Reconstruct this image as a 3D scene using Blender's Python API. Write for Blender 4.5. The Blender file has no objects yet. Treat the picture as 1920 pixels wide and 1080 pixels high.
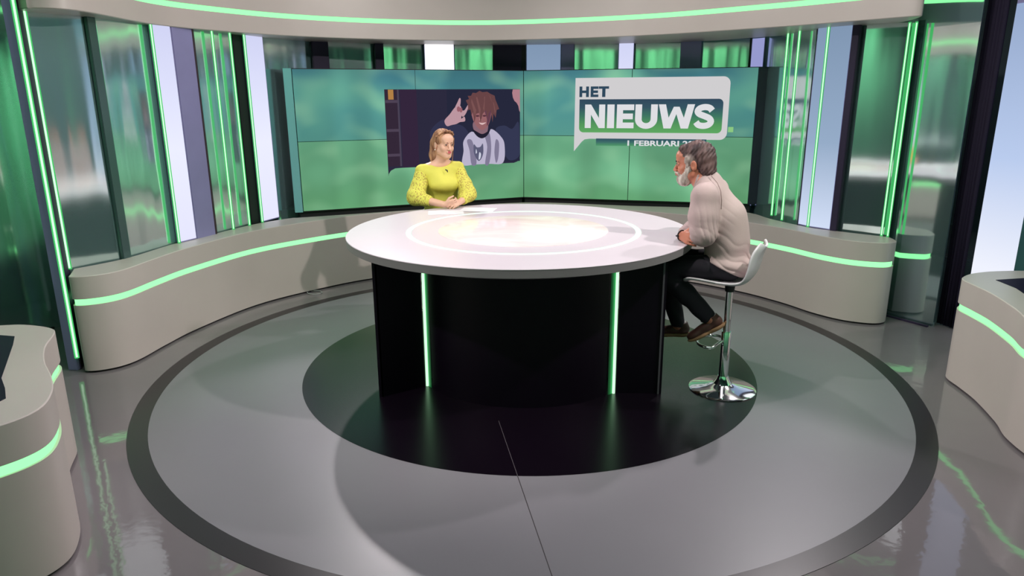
import bpy, bmesh, math, random
import numpy as np
from mathutils import Vector, Matrix
random.seed(3)
PI = math.pi
scn = bpy.context.scene
COL = scn.collection

# ------------------------------------------------------------------ camera, world, lights, exposure
FPX, PITCH, ROLL, CAMH = 1319.0, 0.267, -0.006, 2.0
cd = bpy.data.cameras.new('camera'); cam = bpy.data.objects.new('camera', cd); COL.objects.link(cam)
cd.sensor_width = 36; cd.lens = FPX/1920*36; cd.clip_start = .05; cd.clip_end = 60
cam.matrix_world = Matrix.Translation((0, 0, CAMH)) @ Matrix.Rotation(PI/2-PITCH, 4, 'X') @ Matrix.Rotation(ROLL, 4, 'Z')
scn.camera = cam
scn.view_settings.view_transform = 'Standard'; scn.view_settings.look = 'None'
scn.view_settings.gamma = 1; scn.view_settings.exposure = 0; scn.view_settings.use_curve_mapping = False
w = bpy.data.worlds.new('world'); scn.world = w; w.use_nodes = True
w.node_tree.nodes['Background'].inputs[0].default_value = (.5, .52, .6, 1)
w.node_tree.nodes['Background'].inputs[1].default_value = .05

def spot(name, loc, aim, power, col=(1, 1, 1), size=.12, ang=60, blend=.5):
    l = bpy.data.lights.new(name, 'SPOT'); l.energy = power; l.color = col
    l.shadow_soft_size = size; l.spot_size = math.radians(ang); l.spot_blend = blend
    o = bpy.data.objects.new(name, l); COL.objects.link(o); o.location = loc
    o.rotation_euler = (Vector(aim)-Vector(loc)).to_track_quat('-Z', 'Y').to_euler()
    return o
def area(name, loc, aim, power, col=(1, 1, 1), sx=1, sy=1):
    l = bpy.data.lights.new(name, 'AREA'); l.energy = power; l.color = col
    l.shape = 'RECTANGLE'; l.size = sx; l.size_y = sy
    o = bpy.data.objects.new(name, l); COL.objects.link(o); o.location = loc
    o.rotation_euler = (Vector(aim)-Vector(loc)).to_track_quat('-Z', 'Y').to_euler()
    return o
spot('back_spot', (-1.6, 8.5, 4.0), (.3, 4.6, .6), 400, (1, .92, .95), .05, 62)
spot('back_spot', (3.4, 7.4, 4.8), (.6, 4.9, 1.0), 420, (1, .92, .95), .08, 60)
spot('key_spot', (-3.4, 2.7, 4.4), (1.2, 5.6, .9), 500, (1, .93, .9), .07, 66, .6)
spot('key_spot', (3.4, 3.1, 4.4), (-1.4, 5.9, .9), 570, (1, .93, .9), .07, 66, .6)
spot('top_spot', (-.1, 4.9, 4.6), (.05, 5.1, 1.05), 150, (1, .88, .86), .1, 26, .9)
spot('green_spot', (-2.9, 3.4, 3.2), (-4.5, 5.5, 1.85), 620, (.36, 1, .42), .05, 34, .2)  # added lamp, stands in for the green reflection on the far left panel
spot('green_spot', (2.4, 3.8, 4.5), (2.4, 5.2, 0), 130, (.3, 1, .45), .2, 50, 1)
spot('green_spot', (-2.2, 4.2, 4.5), (-1.9, 5.9, 0), 130, (.3, 1, .45), .2, 50, 1)
for gx in (-5.2, -1.8, 1.8, 5.2): spot('added_wall_wash', (gx*.8, -.6, 4.6), (gx, -3, 2.6), 2400, (.34, 1, .36), .3, 60, 1)  # added lamps, turn the unseen front wall green for the mirrors
for sx in (-1, 1):  # added side lamps, brighten unseen walls that the mirrors reflect
    spot('added_wall_wash', (sx*5.2, 2.2, 4.8), (sx*7, 2.4, 2.4), 2000, (.34, 1, .4), .3, 60, 1)
    spot('added_wall_wash', (sx*5.0, 5.5, 4.8), (sx*7, 6.0, 2.4), 1300, (.6, .95, 1), .3, 80, 1)
area('ceiling_wash', (0, 3.4, 4.9), (0, 4.0, 0), 140, (1, .93, .97), 5, 5)
scn.cycles.caustics_reflective = False

# ------------------------------------------------------------------ helpers
def rayd(u, v):
    x, y = u-960, v-540
    c, s = math.cos(ROLL), math.sin(ROLL); x, y = c*x-s*y, s*x+c*y
    return Vector((x/FPX, math.cos(PITCH)-y/FPX*math.sin(PITCH), -math.sin(PITCH)-y/FPX*math.cos(PITCH)))
def at_z(u, v, z=0.):
    d = rayd(u, v); t = (z-CAMH)/d.z; return Vector((d.x*t, d.y*t, z))

def lin(c):
    c = c/255.
    return c/12.92 if c <= .04045 else ((c+.055)/1.055)**2.4
def rgb(r, g, b): return (lin(r), lin(g), lin(b), 1)

MATS = {}
def mat(name, col, rough=.5, metal=0., bump=0., bscale=40., bstretch=(1, 1, 1), var=0., vscale=4., emit=None, estr=1., coat=0., spec=.5):
    if name in MATS: return MATS[name]
    m = bpy.data.materials.new(name); m.use_nodes = True; nt = m.node_tree; N = nt.nodes; L = nt.links
    b = N['Principled BSDF']
    b.inputs['Base Color'].default_value = col; b.inputs['Roughness'].default_value = rough
    b.inputs['Metallic'].default_value = metal; b.inputs['Coat Weight'].default_value = coat
    b.inputs['Specular IOR Level'].default_value = spec
    tc = N.new('ShaderNodeTexCoord')
    if var or bump:
        mp = N.new('ShaderNodeMapping'); mp.inputs['Scale'].default_value = bstretch
        L.new(tc.outputs['Object'], mp.inputs[0])
    if var:
        n = N.new('ShaderNodeTexNoise'); n.inputs['Scale'].default_value = vscale; n.inputs['Detail'].default_value = 4
        L.new(mp.outputs[0], n.inputs[0])
        r = N.new('ShaderNodeMapRange'); r.inputs[1].default_value = .3; r.inputs[2].default_value = .7
        r.inputs[3].default_value = 1-var; r.inputs[4].default_value = 1+var; L.new(n.outputs[0], r.inputs[0])
        mx = N.new('ShaderNodeVectorMath'); mx.operation = 'SCALE'; mx.inputs[0].default_value = col[:3]
        L.new(r.outputs[0], mx.inputs['Scale']); L.new(mx.outputs[0], b.inputs['Base Color'])
    if bump:
        n = N.new('ShaderNodeTexNoise'); n.inputs['Scale'].default_value = bscale; n.inputs['Detail'].default_value = 3
        L.new(mp.outputs[0], n.inputs[0])
        bp = N.new('ShaderNodeBump'); bp.inputs['Strength'].default_value = bump; bp.inputs['Distance'].default_value = .01
        L.new(n.outputs[0], bp.inputs['Height']); L.new(bp.outputs[0], b.inputs['Normal'])
    if emit:
        b.inputs['Emission Color'].default_value = emit; b.inputs['Emission Strength'].default_value = estr
    MATS[name] = m
    return m
def emis(name, col, s=1.):
    if name in MATS: return MATS[name]
    m = bpy.data.materials.new(name); m.use_nodes = True; nt = m.node_tree
    nt.nodes.clear(); e = nt.nodes.new('ShaderNodeEmission'); o = nt.nodes.new('ShaderNodeOutputMaterial')
    e.inputs[0].default_value = col; e.inputs[1].default_value = s; nt.links.new(e.outputs[0], o.inputs[0])
    MATS[name] = m; return m

def tag(o, label=None, cat=None, group=None, kind=None):
    if label: o['label'] = label
    if cat: o['category'] = cat
    if group: o['group'] = group
    if kind: o['kind'] = kind
    return o
def empty(name, loc=(0, 0, 0), **k):
    o = bpy.data.objects.new(name, None); COL.objects.link(o); o.location = loc; o.empty_display_size = .1
    return tag(o, **k)
def raw(name, verts, faces, m, parent=None, smooth=False):
    """world-space verts; stored relative to parent's location (parents are unrotated)"""
    off = Vector((0, 0, 0))
    p = parent
    while p is not None: off += p.location; p = p.parent
    me = bpy.data.meshes.new(name)
    V = np.asarray(verts, dtype=np.float32)-np.array(off, dtype=np.float32)
    if parent is None:
        c = np.array([(V[:, 0].min()+V[:, 0].max())/2, (V[:, 1].min()+V[:, 1].max())/2, V[:, 2].min()], dtype=np.float32); V = V-c
    me.from_pydata(V.tolist(), [], [list(f) for f in faces]); me.update()
    if smooth: me.polygons.foreach_set('use_smooth', [True]*len(me.polygons))
    if m: me.materials.append(m)
    o = bpy.data.objects.new(name, me); COL.objects.link(o); o.parent = parent
    if parent is None: o.location = c.tolist()
    return o
def setang(o, deg=35):
    me = o.data; me.polygons.foreach_set('use_smooth', [True]*len(me.polygons))
    bm = bmesh.new(); bm.from_mesh(me)
    for e in bm.edges:
        if len(e.link_faces) == 2 and e.calc_face_angle(0) > math.radians(deg): e.smooth = False
    bm.to_mesh(me); bm.free(); return o

def catmull(P, n=8, closed=False):
    P = [Vector(p) for p in P]; out = []; N = len(P)
    rng = range(N) if closed else range(N-1)
    for i in rng:
        if closed: a, b, c, d = P[(i-1) % N], P[i], P[(i+1) % N], P[(i+2) % N]
        else: a, b, c, d = P[max(i-1, 0)], P[i], P[i+1], P[min(i+2, N-1)]
        for j in range(n):
            t = j/n
            out.append(.5*((2*b)+(c-a)*t+(2*a-5*b+4*c-d)*t*t+(3*b-a-3*c+d)*t**3))
    if not closed: out.append(P[-1])
    return out
def area2(P): return .5*sum(P[i][0]*P[(i+1) % len(P)][1]-P[(i+1) % len(P)][0]*P[i][1] for i in range(len(P)))
def inset(P, d):
    """closed CCW outline, positive d moves inward"""
    n = len(P); out = []
    for i in range(n):
        a, b, c = Vector(P[i-1]), Vector(P[i]), Vector(P[(i+1) % n])
        t = (c-a); t.normalize(); out.append((b.x-t.y*d, b.y+t.x*d))
    return out
def levels(name, outline, lv, m, parent=None, cap=(True, True)):
    P = [(p[0], p[1]) for p in outline]
    if area2(P) < 0: P = P[::-1]
    n = len(P); vs = []; fs = []
    for z, d in lv: vs += [(x, y, z) for x, y in (inset(P, d) if d else P)]
    for k in range(len(lv)-1):
        for i in range(n):
            j = (i+1) % n; fs.append((k*n+i, k*n+j, (k+1)*n+j, (k+1)*n+i))
    if cap[0]: fs.append(tuple(range(n))[::-1])
    if cap[1]: fs.append(tuple((len(lv)-1)*n+i for i in range(n)))
    return setang(raw(name, vs, fs, m, parent), 40)
def circle(cx, cy, r, n=96, a0=0, a1=2*PI):
    return [(cx+r*math.cos(a0+(a1-a0)*i/n), cy+r*math.sin(a0+(a1-a0)*i/n)) for i in range(n)]
def ring(name, cx, cy, r0, r1, z0, z1, m, parent=None, n=128):
    vs = []; fs = []
    for i in range(n):
        a = 2*PI*i/n; c, s = math.cos(a), math.sin(a)
        vs += [(cx+r0*c, cy+r0*s, z0), (cx+r1*c, cy+r1*s, z0), (cx+r1*c, cy+r1*s, z1), (cx+r0*c, cy+r0*s, z1)]
    for i in range(n):
        a = 4*i; b = 4*((i+1) % n)
        for k in range(4): fs.append((a+k, a+(k+1) % 4, b+(k+1) % 4, b+k)[::-1])
    return setang(raw(name, vs, fs, m, parent), 40)
def quadbox(A, B, th, z0, z1, side=1):
    """upright slab from plan point A to B, thickness th towards +normal*side; returns verts, faces"""
    A, B = Vector(A[:2]), Vector(B[:2]); t = (B-A).normalized(); n = Vector((t.y, -t.x))*side*th
    q = [A, B, B+n, A+n]
    vs = [(p.x, p.y, z0) for p in q]+[(p.x, p.y, z1) for p in q]
    fs = [(0, 1, 2, 3), (7, 6, 5, 4), (0, 4, 5, 1), (1, 5, 6, 2), (2, 6, 7, 3), (3, 7, 4, 0)]
    return vs, fs
def fixn(o):
    bm = bmesh.new(); bm.from_mesh(o.data); bmesh.ops.recalc_face_normals(bm, faces=bm.faces); bm.to_mesh(o.data); bm.free(); return o
def slab(name, A, B, th, z0, z1, m, parent=None, side=1, bev=0):
    o = fixn(raw(name, *quadbox(A, B, th, z0, z1, side), m, parent))
    if bev:
        bm = bmesh.new(); bm.from_mesh(o.data); bmesh.ops.bevel(bm, geom=bm.edges[:], offset=bev, segments=2, affect='EDGES'); bm.to_mesh(o.data); bm.free()
    return o
def tube(name, pts, r, m, parent=None, n=10, closed=False):
    pts = [Vector(p) for p in pts]; R = r if isinstance(r, (list, tuple)) else [r]*len(pts)
    vs = []; fs = []; N = len(pts); prev = None
    for i, p in enumerate(pts):
        if closed: t = pts[(i+1) % N]-pts[i-1]
        else: t = pts[min(i+1, N-1)]-pts[max(i-1, 0)]
        t.normalize()
        if prev is None:
            a = Vector((0, 0, 1)) if abs(t.z) < .9 else Vector((1, 0, 0)); u = t.cross(a).normalized()
        else: u = (prev-t*prev.dot(t)).normalized()
        prev = u; v = t.cross(u)
        for k in range(n):
            a = 2*PI*k/n; q = p+(u*math.cos(a)+v*math.sin(a))*R[i]; vs.append(tuple(q))
    for i in range(N if closed else N-1):
        for k in range(n):
            a = i*n+k; b = i*n+(k+1) % n; c = ((i+1) % N)*n+(k+1) % n; d = ((i+1) % N)*n+k; fs.append((a, b, c, d))
    if not closed: fs.append(tuple(range(n))[::-1]); fs.append(tuple((N-1)*n+k for k in range(n)))
    return setang(fixn(raw(name, vs, fs, m, parent)), 50)
def lathe(name, c, prof, m, parent=None, n=48):
    vs = []; fs = []
    for r, z in prof:
        for k in range(n): a = 2*PI*k/n; vs.append((c[0]+max(r, 1e-4)*math.cos(a), c[1]+max(r, 1e-4)*math.sin(a), c[2]+z))
    for i in range(len(prof)-1):
        for k in range(n): fs.append((i*n+k, i*n+(k+1) % n, (i+1)*n+(k+1) % n, (i+1)*n+k))
    fs.append(tuple(range(n))[::-1]); fs.append(tuple((len(prof)-1)*n+k for k in range(n)))
    return setang(fixn(raw(name, vs, fs, m, parent)), 35)

# ------------------------------------------------------------------ materials
M_white = mat('warm_white_lacquer', rgb(206, 194, 188), .38, var=.03, vscale=2)
M_black = mat('black_gloss', (.004, .0012, .006, 1), .42, spec=.18)
M_blackm = mat('black_matte', (.008, .006, .01, 1), .6)
M_shell = mat('dark_studio_wall', rgb(96, 112, 120), .8, var=.2, vscale=.7)
GREEN = (.30, 1.0, .36, 1)
M_neon = emis('green_light', (.26, 1.0, .34, 1), 1.7)
M_neon_core = emis('green_tube', (.52, 1.0, .58, 1), 1.5)
M_halo = emis('green_tube_halo', (.07, .58, .15, 1), 1.0)
M_post = mat('purple_grey_paint', rgb(150, 146, 192), .5, var=.04)
M_postd = mat('dark_aubergine_paint', rgb(52, 44, 68), .6, spec=.25)
M_chrome = mat('chrome', (.8, .8, .82, 1), .07, 1.)
M_glassd = mat('dark_teal_glass', rgb(84, 108, 108), .2, .4)

def mirror_mat(name, tint, rough, diff, seed, wob=.2):
    m = bpy.data.materials.new(name); m.use_nodes = True; nt = m.node_tree; N = nt.nodes; L = nt.links
    N.clear(); out = N.new('ShaderNodeOutputMaterial'); mix = N.new('ShaderNodeMixShader'); mix.inputs[0].default_value = diff
    g = N.new('ShaderNodeBsdfGlossy'); g.inputs['Color'].default_value = tint; g.inputs['Roughness'].default_value = rough
    d = N.new('ShaderNodeBsdfDiffuse'); d.inputs['Color'].default_value = rgb(150, 190, 190)
    tc = N.new('ShaderNodeTexCoord'); mp = N.new('ShaderNodeMapping'); mp.inputs['Scale'].default_value = (2.4, 2.4, .3)
    mp.inputs['Location'].default_value = (seed*3.1, seed*1.7, seed)
    n = N.new('ShaderNodeTexNoise'); n.inputs['Scale'].default_value = 1.3; n.inputs['Detail'].default_value = 1.5
    b = N.new('ShaderNodeBump'); b.inputs['Strength'].default_value = wob; b.inputs['Distance'].default_value = .12
    L.new(tc.outputs['Object'], mp.inputs[0]); L.new(mp.outputs[0], n.inputs[0]); L.new(n.outputs[0], b.inputs['Height'])
    L.new(b.outputs[0], g.inputs['Normal'])
    L.new(g.outputs[0], mix.inputs[1]); L.new(d.outputs[0], mix.inputs[2]); L.new(mix.outputs[0], out.inputs[0])
    return m
M_mir = [mirror_mat('brushed_foil', (.82, .92, .92, 1), .12, .22, i) for i in range(4)]
M_mirs = mirror_mat('brushed_foil_clear', (.78, .86, .86, 1), .07, .15, 6, .05)

def box_light_mat(name, top, mid, bot, z0, z1, s=1.):
    """diffuser sheet of a light box: its lamps sit along the middle, so it fades towards both ends"""
    m = bpy.data.materials.new(name); m.use_nodes = True; nt = m.node_tree; N = nt.nodes; L = nt.links
    N.clear(); out = N.new('ShaderNodeOutputMaterial'); e = N.new('ShaderNodeEmission'); e.inputs[1].default_value = s
    gm = N.new('ShaderNodeNewGeometry'); sp = N.new('ShaderNodeSeparateXYZ'); mr = N.new('ShaderNodeMapRange')
    mr.inputs[1].default_value = z0; mr.inputs[2].default_value = z1
    cr = N.new('ShaderNodeValToRGB'); el = cr.color_ramp.elements
    el[0].position = 0; el[0].color = bot; el[1].position = 1; el[1].color = top; x = el.new(.45); x.color = mid
    L.new(gm.outputs['Position'], sp.inputs[0]); L.new(sp.outputs[2], mr.inputs[0]); L.new(mr.outputs[0], cr.inputs[0])
    L.new(cr.outputs[0], e.inputs[0]); L.new(e.outputs[0], out.inputs[0]); return m
M_lb = box_light_mat('light_box_sheet', rgb(205, 208, 240), rgb(232, 234, 255), rgb(226, 226, 250), .7, 2.6, 1.05)
M_lbw = emis('bright_light_box_sheet', rgb(250, 250, 255), 1.3)
M_lbd = box_light_mat('dim_light_box_sheet', rgb(128, 150, 178), rgb(150, 172, 200), rgb(214, 226, 250), .7, 2.6, 1.)

# floor
def floor_mat(name, col, rough, wob, var=.05, metal=0, spec=.5):
    m = bpy.data.materials.new(name); m.use_nodes = True; nt = m.node_tree; N = nt.nodes; L = nt.links
    b = N['Principled BSDF']; b.inputs['Roughness'].default_value = rough; b.inputs['Specular IOR Level'].default_value = spec
    tc = N.new('ShaderNodeTexCoord')
    n = N.new('ShaderNodeTexNoise'); n.inputs['Scale'].default_value = .9; n.inputs['Detail'].default_value = 6; n.inputs['Roughness'].default_value = .55
    L.new(tc.outputs['Object'], n.inputs[0])
    r = N.new('ShaderNodeMapRange'); r.inputs[1].default_value = .3; r.inputs[2].default_value = .7; r.inputs[3].default_value = 1-var; r.inputs[4].default_value = 1+var
    L.new(n.outputs[0], r.inputs[0]); mx = N.new('ShaderNodeVectorMath'); mx.operation = 'SCALE'; mx.inputs[0].default_value = col[:3]
    L.new(r.outputs[0], mx.inputs['Scale']); L.new(mx.outputs[0], b.inputs['Base Color'])
    n2 = N.new('ShaderNodeTexNoise'); n2.inputs['Scale'].default_value = 9; n2.inputs['Detail'].default_value = 3
    L.new(tc.outputs['Object'], n2.inputs[0]); bp = N.new('ShaderNodeBump'); bp.inputs['Strength'].default_value = wob; bp.inputs['Distance'].default_value = .01
    L.new(n2.outputs[0], bp.inputs['Height']); L.new(bp.outputs[0], b.inputs['Normal']); return m
M_floor = floor_mat('outer_vinyl_floor', rgb(128, 121, 124), .055, .10, spec=.75)
M_floor_in = floor_mat('inner_vinyl_floor', rgb(134, 131, 137), .36, .02, .05)
M_ring = floor_mat('dark_grey_vinyl', rgb(38, 31, 37), .34, .02)
M_disc = floor_mat('black_vinyl', rgb(14, 6, 17), .26, .0, spec=.6)

# ------------------------------------------------------------------ room shell and floor
CX, CY = .055, 5.1          # centre of the set
fl = tag(raw('floor', [(-7, -3, -.05), (7, -3, -.05), (7, 11, -.05), (-7, 11, -.05), (-7, -3, 0), (7, -3, 0), (7, 11, 0), (-7, 11, 0)],
   [(3, 2, 1, 0), (4, 5, 6, 7), (0, 1, 5, 4), (1, 2, 6, 5), (2, 3, 7, 6), (3, 0, 4, 7)], M_floor), kind='structure')
ring('ring_inlay', CX+.06, CY-.01, 2.626, 2.742, .0002, .0022, M_ring, fl, 192)
levels('inner_floor', circle(CX+.06, CY-.01, 2.626, 192), [(.0002, 0), (.002, 0)], M_floor_in, fl)
levels('dark_floor_disc', circle(CX+.066, CY+.003, 1.682, 160), [(.002, 0), (.004, 0)], M_disc, fl)
def flat(name, pts, z, m, parent): return raw(name, [(p[0], p[1], z) for p in pts], [tuple(range(len(pts)))], m, parent)
def seam(A, B, wd, z, m, nm='floor_seam'):
    A, B = Vector(A), Vector(B); t = (B-A).normalized(); n = Vector((-t.y, t.x))*wd
    return fixn(raw(nm, *quadbox(A-n/2, B-n/2, wd, z-.0015, z+.0003, -1), m, fl))
a = Vector((-.09, 4.094)); b = Vector((.164, 2.602)); d = (b-a).normalized()
e0 = a+d*((CY+.003-1.682-a.y)/d.y)
seam(a, e0, .003, .0045, mat('seam_light', rgb(90, 84, 90), .5)); seam(e0, a+d*1.72, .004, .0025, mat('seam_dark', rgb(60, 55, 58), .5))
def shell(nm, A, B, z0, z1): tag(slab(nm, A, B, .1, z0, z1, M_shell), kind='structure')
shell('wall_rear', (-7, 11), (7, 11), 0, 5.2); shell('wall_left', (-7, -3), (-7, 11), 0, 5.2)
shell('wall_right', (7, 11), (7, -3), 0, 5.2); shell('wall_front', (7, -3), (-7, -3), 0, 5.2)
tag(raw('ceiling', [(-7, -3, 5.2), (7, -3, 5.2), (7, 11, 5.2), (-7, 11, 5.2), (-7, -3, 5.3), (7, -3, 5.3), (7, 11, 5.3), (-7, 11, 5.3)],
   [(3, 2, 1, 0), (4, 5, 6, 7), (0, 1, 5, 4), (1, 2, 6, 5), (2, 3, 7, 6), (3, 0, 4, 7)], M_shell), kind='structure')

# ------------------------------------------------------------------ mirrored set wall: plan line W
WL = [(-3.36, 5.20), (-3.14, 5.56), (-3.03, 6.10), (-2.88, 6.50), (-2.77, 6.82), (-2.63, 7.20), (-2.50, 7.60)]
WR = [(2.86, 8.02), (2.80, 7.55), (2.80, 7.20), (2.93, 6.80), (3.12, 6.58), (3.42, 6.28)]
aL = math.atan2(8.1-CY, -2.25-CX); aR = math.atan2(8.25-CY, 2.70-CX)
WC = [(CX+(3.76+.4*(i/14)**4)*math.cos(aL+(aR-aL)*i/14), CY+(3.76+.4*(i/14)**4)*math.sin(aL+(aR-aL)*i/14)) for i in range(15)]
W = [Vector(p) for p in catmull([Vector(p) for p in WL], 4)+[Vector(p) for p in WC]+catmull([Vector(p) for p in WR], 4)]
def wpt(u, v):
    d = rayd(u, v).xy; best = None
    for i in range(len(W)-1):
        a, b = W[i], W[i+1]; e = b-a; den = d.x*e.y-d.y*e.x
        if abs(den) < 1e-9: continue
        t = (a.x*e.y-a.y*e.x)/den; s = (a.x*d.y-a.y*d.x)/den
        if -1e-6 <= s <= 1+1e-6 and t > 0 and (best is None or t < best): best = t
    if best is None: raise ValueError((u, v))
    return d*best
ZT = 2.6
wall = empty('wall_back', (0, 8, 0), kind='structure')
def toward(P, d):                       # out of the wall, towards the open side of the set
    P = Vector(P[:2]); return P-P.normalized()*d*1.5
k_m = 0
def mirror(A, B, z0=0., zt=ZT, clear=False, back=0.0, parent=None):
    global k_m; k_m += 1
    A, B = toward(A, -back), toward(B, -back)
    return slab('mirror_panel', A, B, .02, z0, zt, M_mirs if clear else M_mir[k_m % 4], parent or wall, side=-1)
def post(A, B, m, d=.05, z0=0.): return slab('post', toward(A, d), toward(B, d), d, z0, ZT, m, wall, side=-1, bev=.004)
def lightbox(A, B, label, m=None, d=.05, z0=.752, zt=ZT):
    t = empty('light_box', (*((Vector(A)+Vector(B))/2), z0), label=label, cat='light box', group='upright light boxes in the set wall')
    A2, B2 = toward(A, d), toward(B, d)
    slab('frame', A2, B2, d-.005, z0, zt, M_post, t, side=-1)
    e = (B2-A2).normalized()*.006; f = toward(A2, .004)-A2
    slab('diffuser', A2+e+f, B2-e+f, .003, z0+.01, zt-.01, m or M_lb, t, side=-1)
def neon(P, label, z0=.752, zt=ZT, d=.06, r=.013):
    P = toward(P, d); t = empty('light_tube', (P.x, P.y, z0), label=label, cat='tube light', group='green tube lights in the set wall')
    tube('sleeve', [(*toward(P, -r*.35), z0), (*toward(P, -r*.35), zt)], r, M_halo, t, 10)  # the tube's green halo, painted as a dim emissive cylinder around it
    tube('tube', [(P.x, P.y, z0+.01), (P.x, P.y, zt-.01)], r*.55, M_neon_core, t, 12)

# left run (pixel columns read at y = 430 along each upright)
def L(x, v=420): return wpt(x, v)
mirror(W[0], L(225)); post(L(225), L(240), M_glassd, .03)
mirror(L(240), L(334)); neon(L(334), 'green tube light on the left edge of the wide white light box')
lightbox(L(336), L(368), 'wide white light box on the left, beside the purple grey post')
post(L(369), L(405), M_post, .05); post(L(405), L(408), mat('brown_edge', rgb(70, 55, 60), .5), .055)
mirror(L(408), L(468)); neon(L(439), 'thin green tube light alone on mirrored panel, between grey post and black gap')
neon(L(470), 'green tube light on the left edge of the narrow black gap')
post(L(474), L(494), M_blackm, .01); neon(L(494.5), 'green tube light between black gap and the light box nearest the screens')
lightbox(L(497), L(527), 'white light box just left of the video wall')
# row seen above the screens (columns read at y = 100)
def T(x): return wpt(x, 100)
mirror(L(527), T(592)); post(T(592), T(622), M_postd); mirror(T(622), T(709)); post(T(709), T(725), M_postd)
mirror(T(725), T(801))
lightbox(T(801), T(857), 'brightest white light box, above the left half of the video wall', M_lbw)
mirror(T(858), T(930)); post(T(930), T(983), M_postd, .03); post(T(983), T(991), M_blackm, .02)
lightbox(T(992), T(1057), 'pale blue light box above the middle of the video wall', M_lbd)
post(T(1058), T(1082), M_post); mirror(T(1082), T(1165))
lightbox(T(1165), T(1194), 'narrow white light box above the right half of the video wall')
mirror(T(1194), T(1281)); post(T(1281), T(1320), M_post); mirror(T(1320), T(1410))
post(T(1410), T(1414), M_blackm)
def Rr(x, v=430): return wpt(x, v)
lightbox(T(1414), T(1438), 'dim lilac light box just right of the video wall', emis('lilac_sheet', rgb(150, 154, 206))); mirror(T(1438), Rr(1450))
neon(Rr(1446), 'first green tube light right of the video wall'); neon(Rr(1466), 'second green tube light right of the video wall')
mirror(Rr(1450), Rr(1495)); post(Rr(1495), Rr(1497), M_blackm, .03)
lightbox(Rr(1497), Rr(1515), 'pale narrow light box left of the third green tube, right of the video wall', M_lbd)
neon(Rr(1516), 'green tube light between the two pale light boxes right of the video wall')
lightbox(Rr(1518), Rr(1558), 'pale light box beside the dark purple post right of the screens', M_lbd)
post(Rr(1558), Rr(1570), M_postd, .06)
mirror(Rr(1570), W[-1], clear=True)
neon(Rr(1655, 440), 'left of the twin green tubes at the right end of the counter', d=.04, zt=2.575, r=.011); neon(Rr(1667, 440), 'right of the twin green tubes at the right end of the counter', d=.04, zt=2.575, r=.011)

# left end of the wall: grey post with twin tubes, reaches the floor
gp = at_z(147, 685)
slab('post', (gp.x-.09, gp.y+.01), (gp.x-.012, gp.y+.0), .04, 0, 3.1, M_post, wall, side=-1, bev=.004)
slab('post', (gp.x-.0, gp.y+.03), (-3.36, 5.20), .02, 0, 3.1, M_postd, wall, side=-1)
neon(gp.xy, 'leftmost green tube light, reaching the floor beside the counter end', z0=.1, d=.0, r=.017, zt=3.1)
neon(W[0], 'green tube light rising from the counter top near its left end', d=.02, r=.016, zt=3.1)
# outer mirrored wings
wl = empty('wall_left_wing', (-4.2, 6, 0), kind='structure')
mirror((-3.62, 5.9), (-4.10, 6.10), clear=True, parent=wl, zt=3.4); mirror((-4.10, 6.10), (-4.45, 5.55), parent=wl, zt=3.4); mirror((-4.45, 5.53), (-4.9, 4.7), parent=wl, zt=3.4)
slab('floor_rail', (-4.12, 6.02), (-4.45, 5.5), .03, 0, .02, M_blackm, wl)
wr = empty('wall_right_wing', (3.6, 6.2, 0), kind='structure')
mirror((3.30, 6.62), (3.722, 5.913), clear=True, parent=wr, zt=3.4)
slab('floor_rail', (3.34, 6.50), (3.69, 5.92), .025, 0, .015, M_postd, wr, side=1)
slab('panel', (4.0, 5.40), (4.1, 4.0), .03, 0, 3.4, mat('teal_panel', rgb(50, 95, 100), .4), wr)

# dark blue folded curtain
def curtain():
    A = at_z(1756, 616).xy; B = at_z(1788, 628).xy; n = 40; vs = []; fs = []
    t = (B-A); nn = Vector((t.y, -t.x)).normalized()
    for z in (0.01, 1.2, 3.4):
        for i in range(n+1):
            p = A+t*(i/n)+nn*(.010*math.sin(i*.9)+.005*math.sin(i*2.1+z)); vs.append((p.x, p.y, z))
    for k in range(2):
        for i in range(n): fs.append((k*(n+1)+i, k*(n+1)+i+1, (k+1)*(n+1)+i+1, (k+1)*(n+1)+i))
    o = raw('curtain', vs, fs, mat('midnight_cloth', rgb(20, 8, 40), .8, bump=.1), None, True)
    s = o.modifiers.new('s', 'SOLIDIFY'); s.thickness = .006
    tag(o, 'tall midnight blue curtain strip between mirrored panel and right light box', 'curtain')
curtain()
t = empty('light_box', (3.95, 5.6, 0), label='tall pale blue light box behind the right foreground desk', cat='light box', group='upright light boxes in the set wall')
slab('frame', (3.905, 5.80), (4.0, 5.41), .1, 0, 2.72, M_post, t, side=-1)
M_lbr = box_light_mat('tall_light_box_sheet', rgb(150, 170, 205), rgb(186, 204, 238), rgb(240, 243, 255), .6, 2.6, 1.)
slab('diffuser', (3.905, 5.795), (3.995, 5.415), .004, .02, 2.66, M_lbr, t, side=1)
slab('cap', (3.88, 5.82), (3.98, 5.39), .14, 2.72, 2.86, M_white, t, side=-1)

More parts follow.
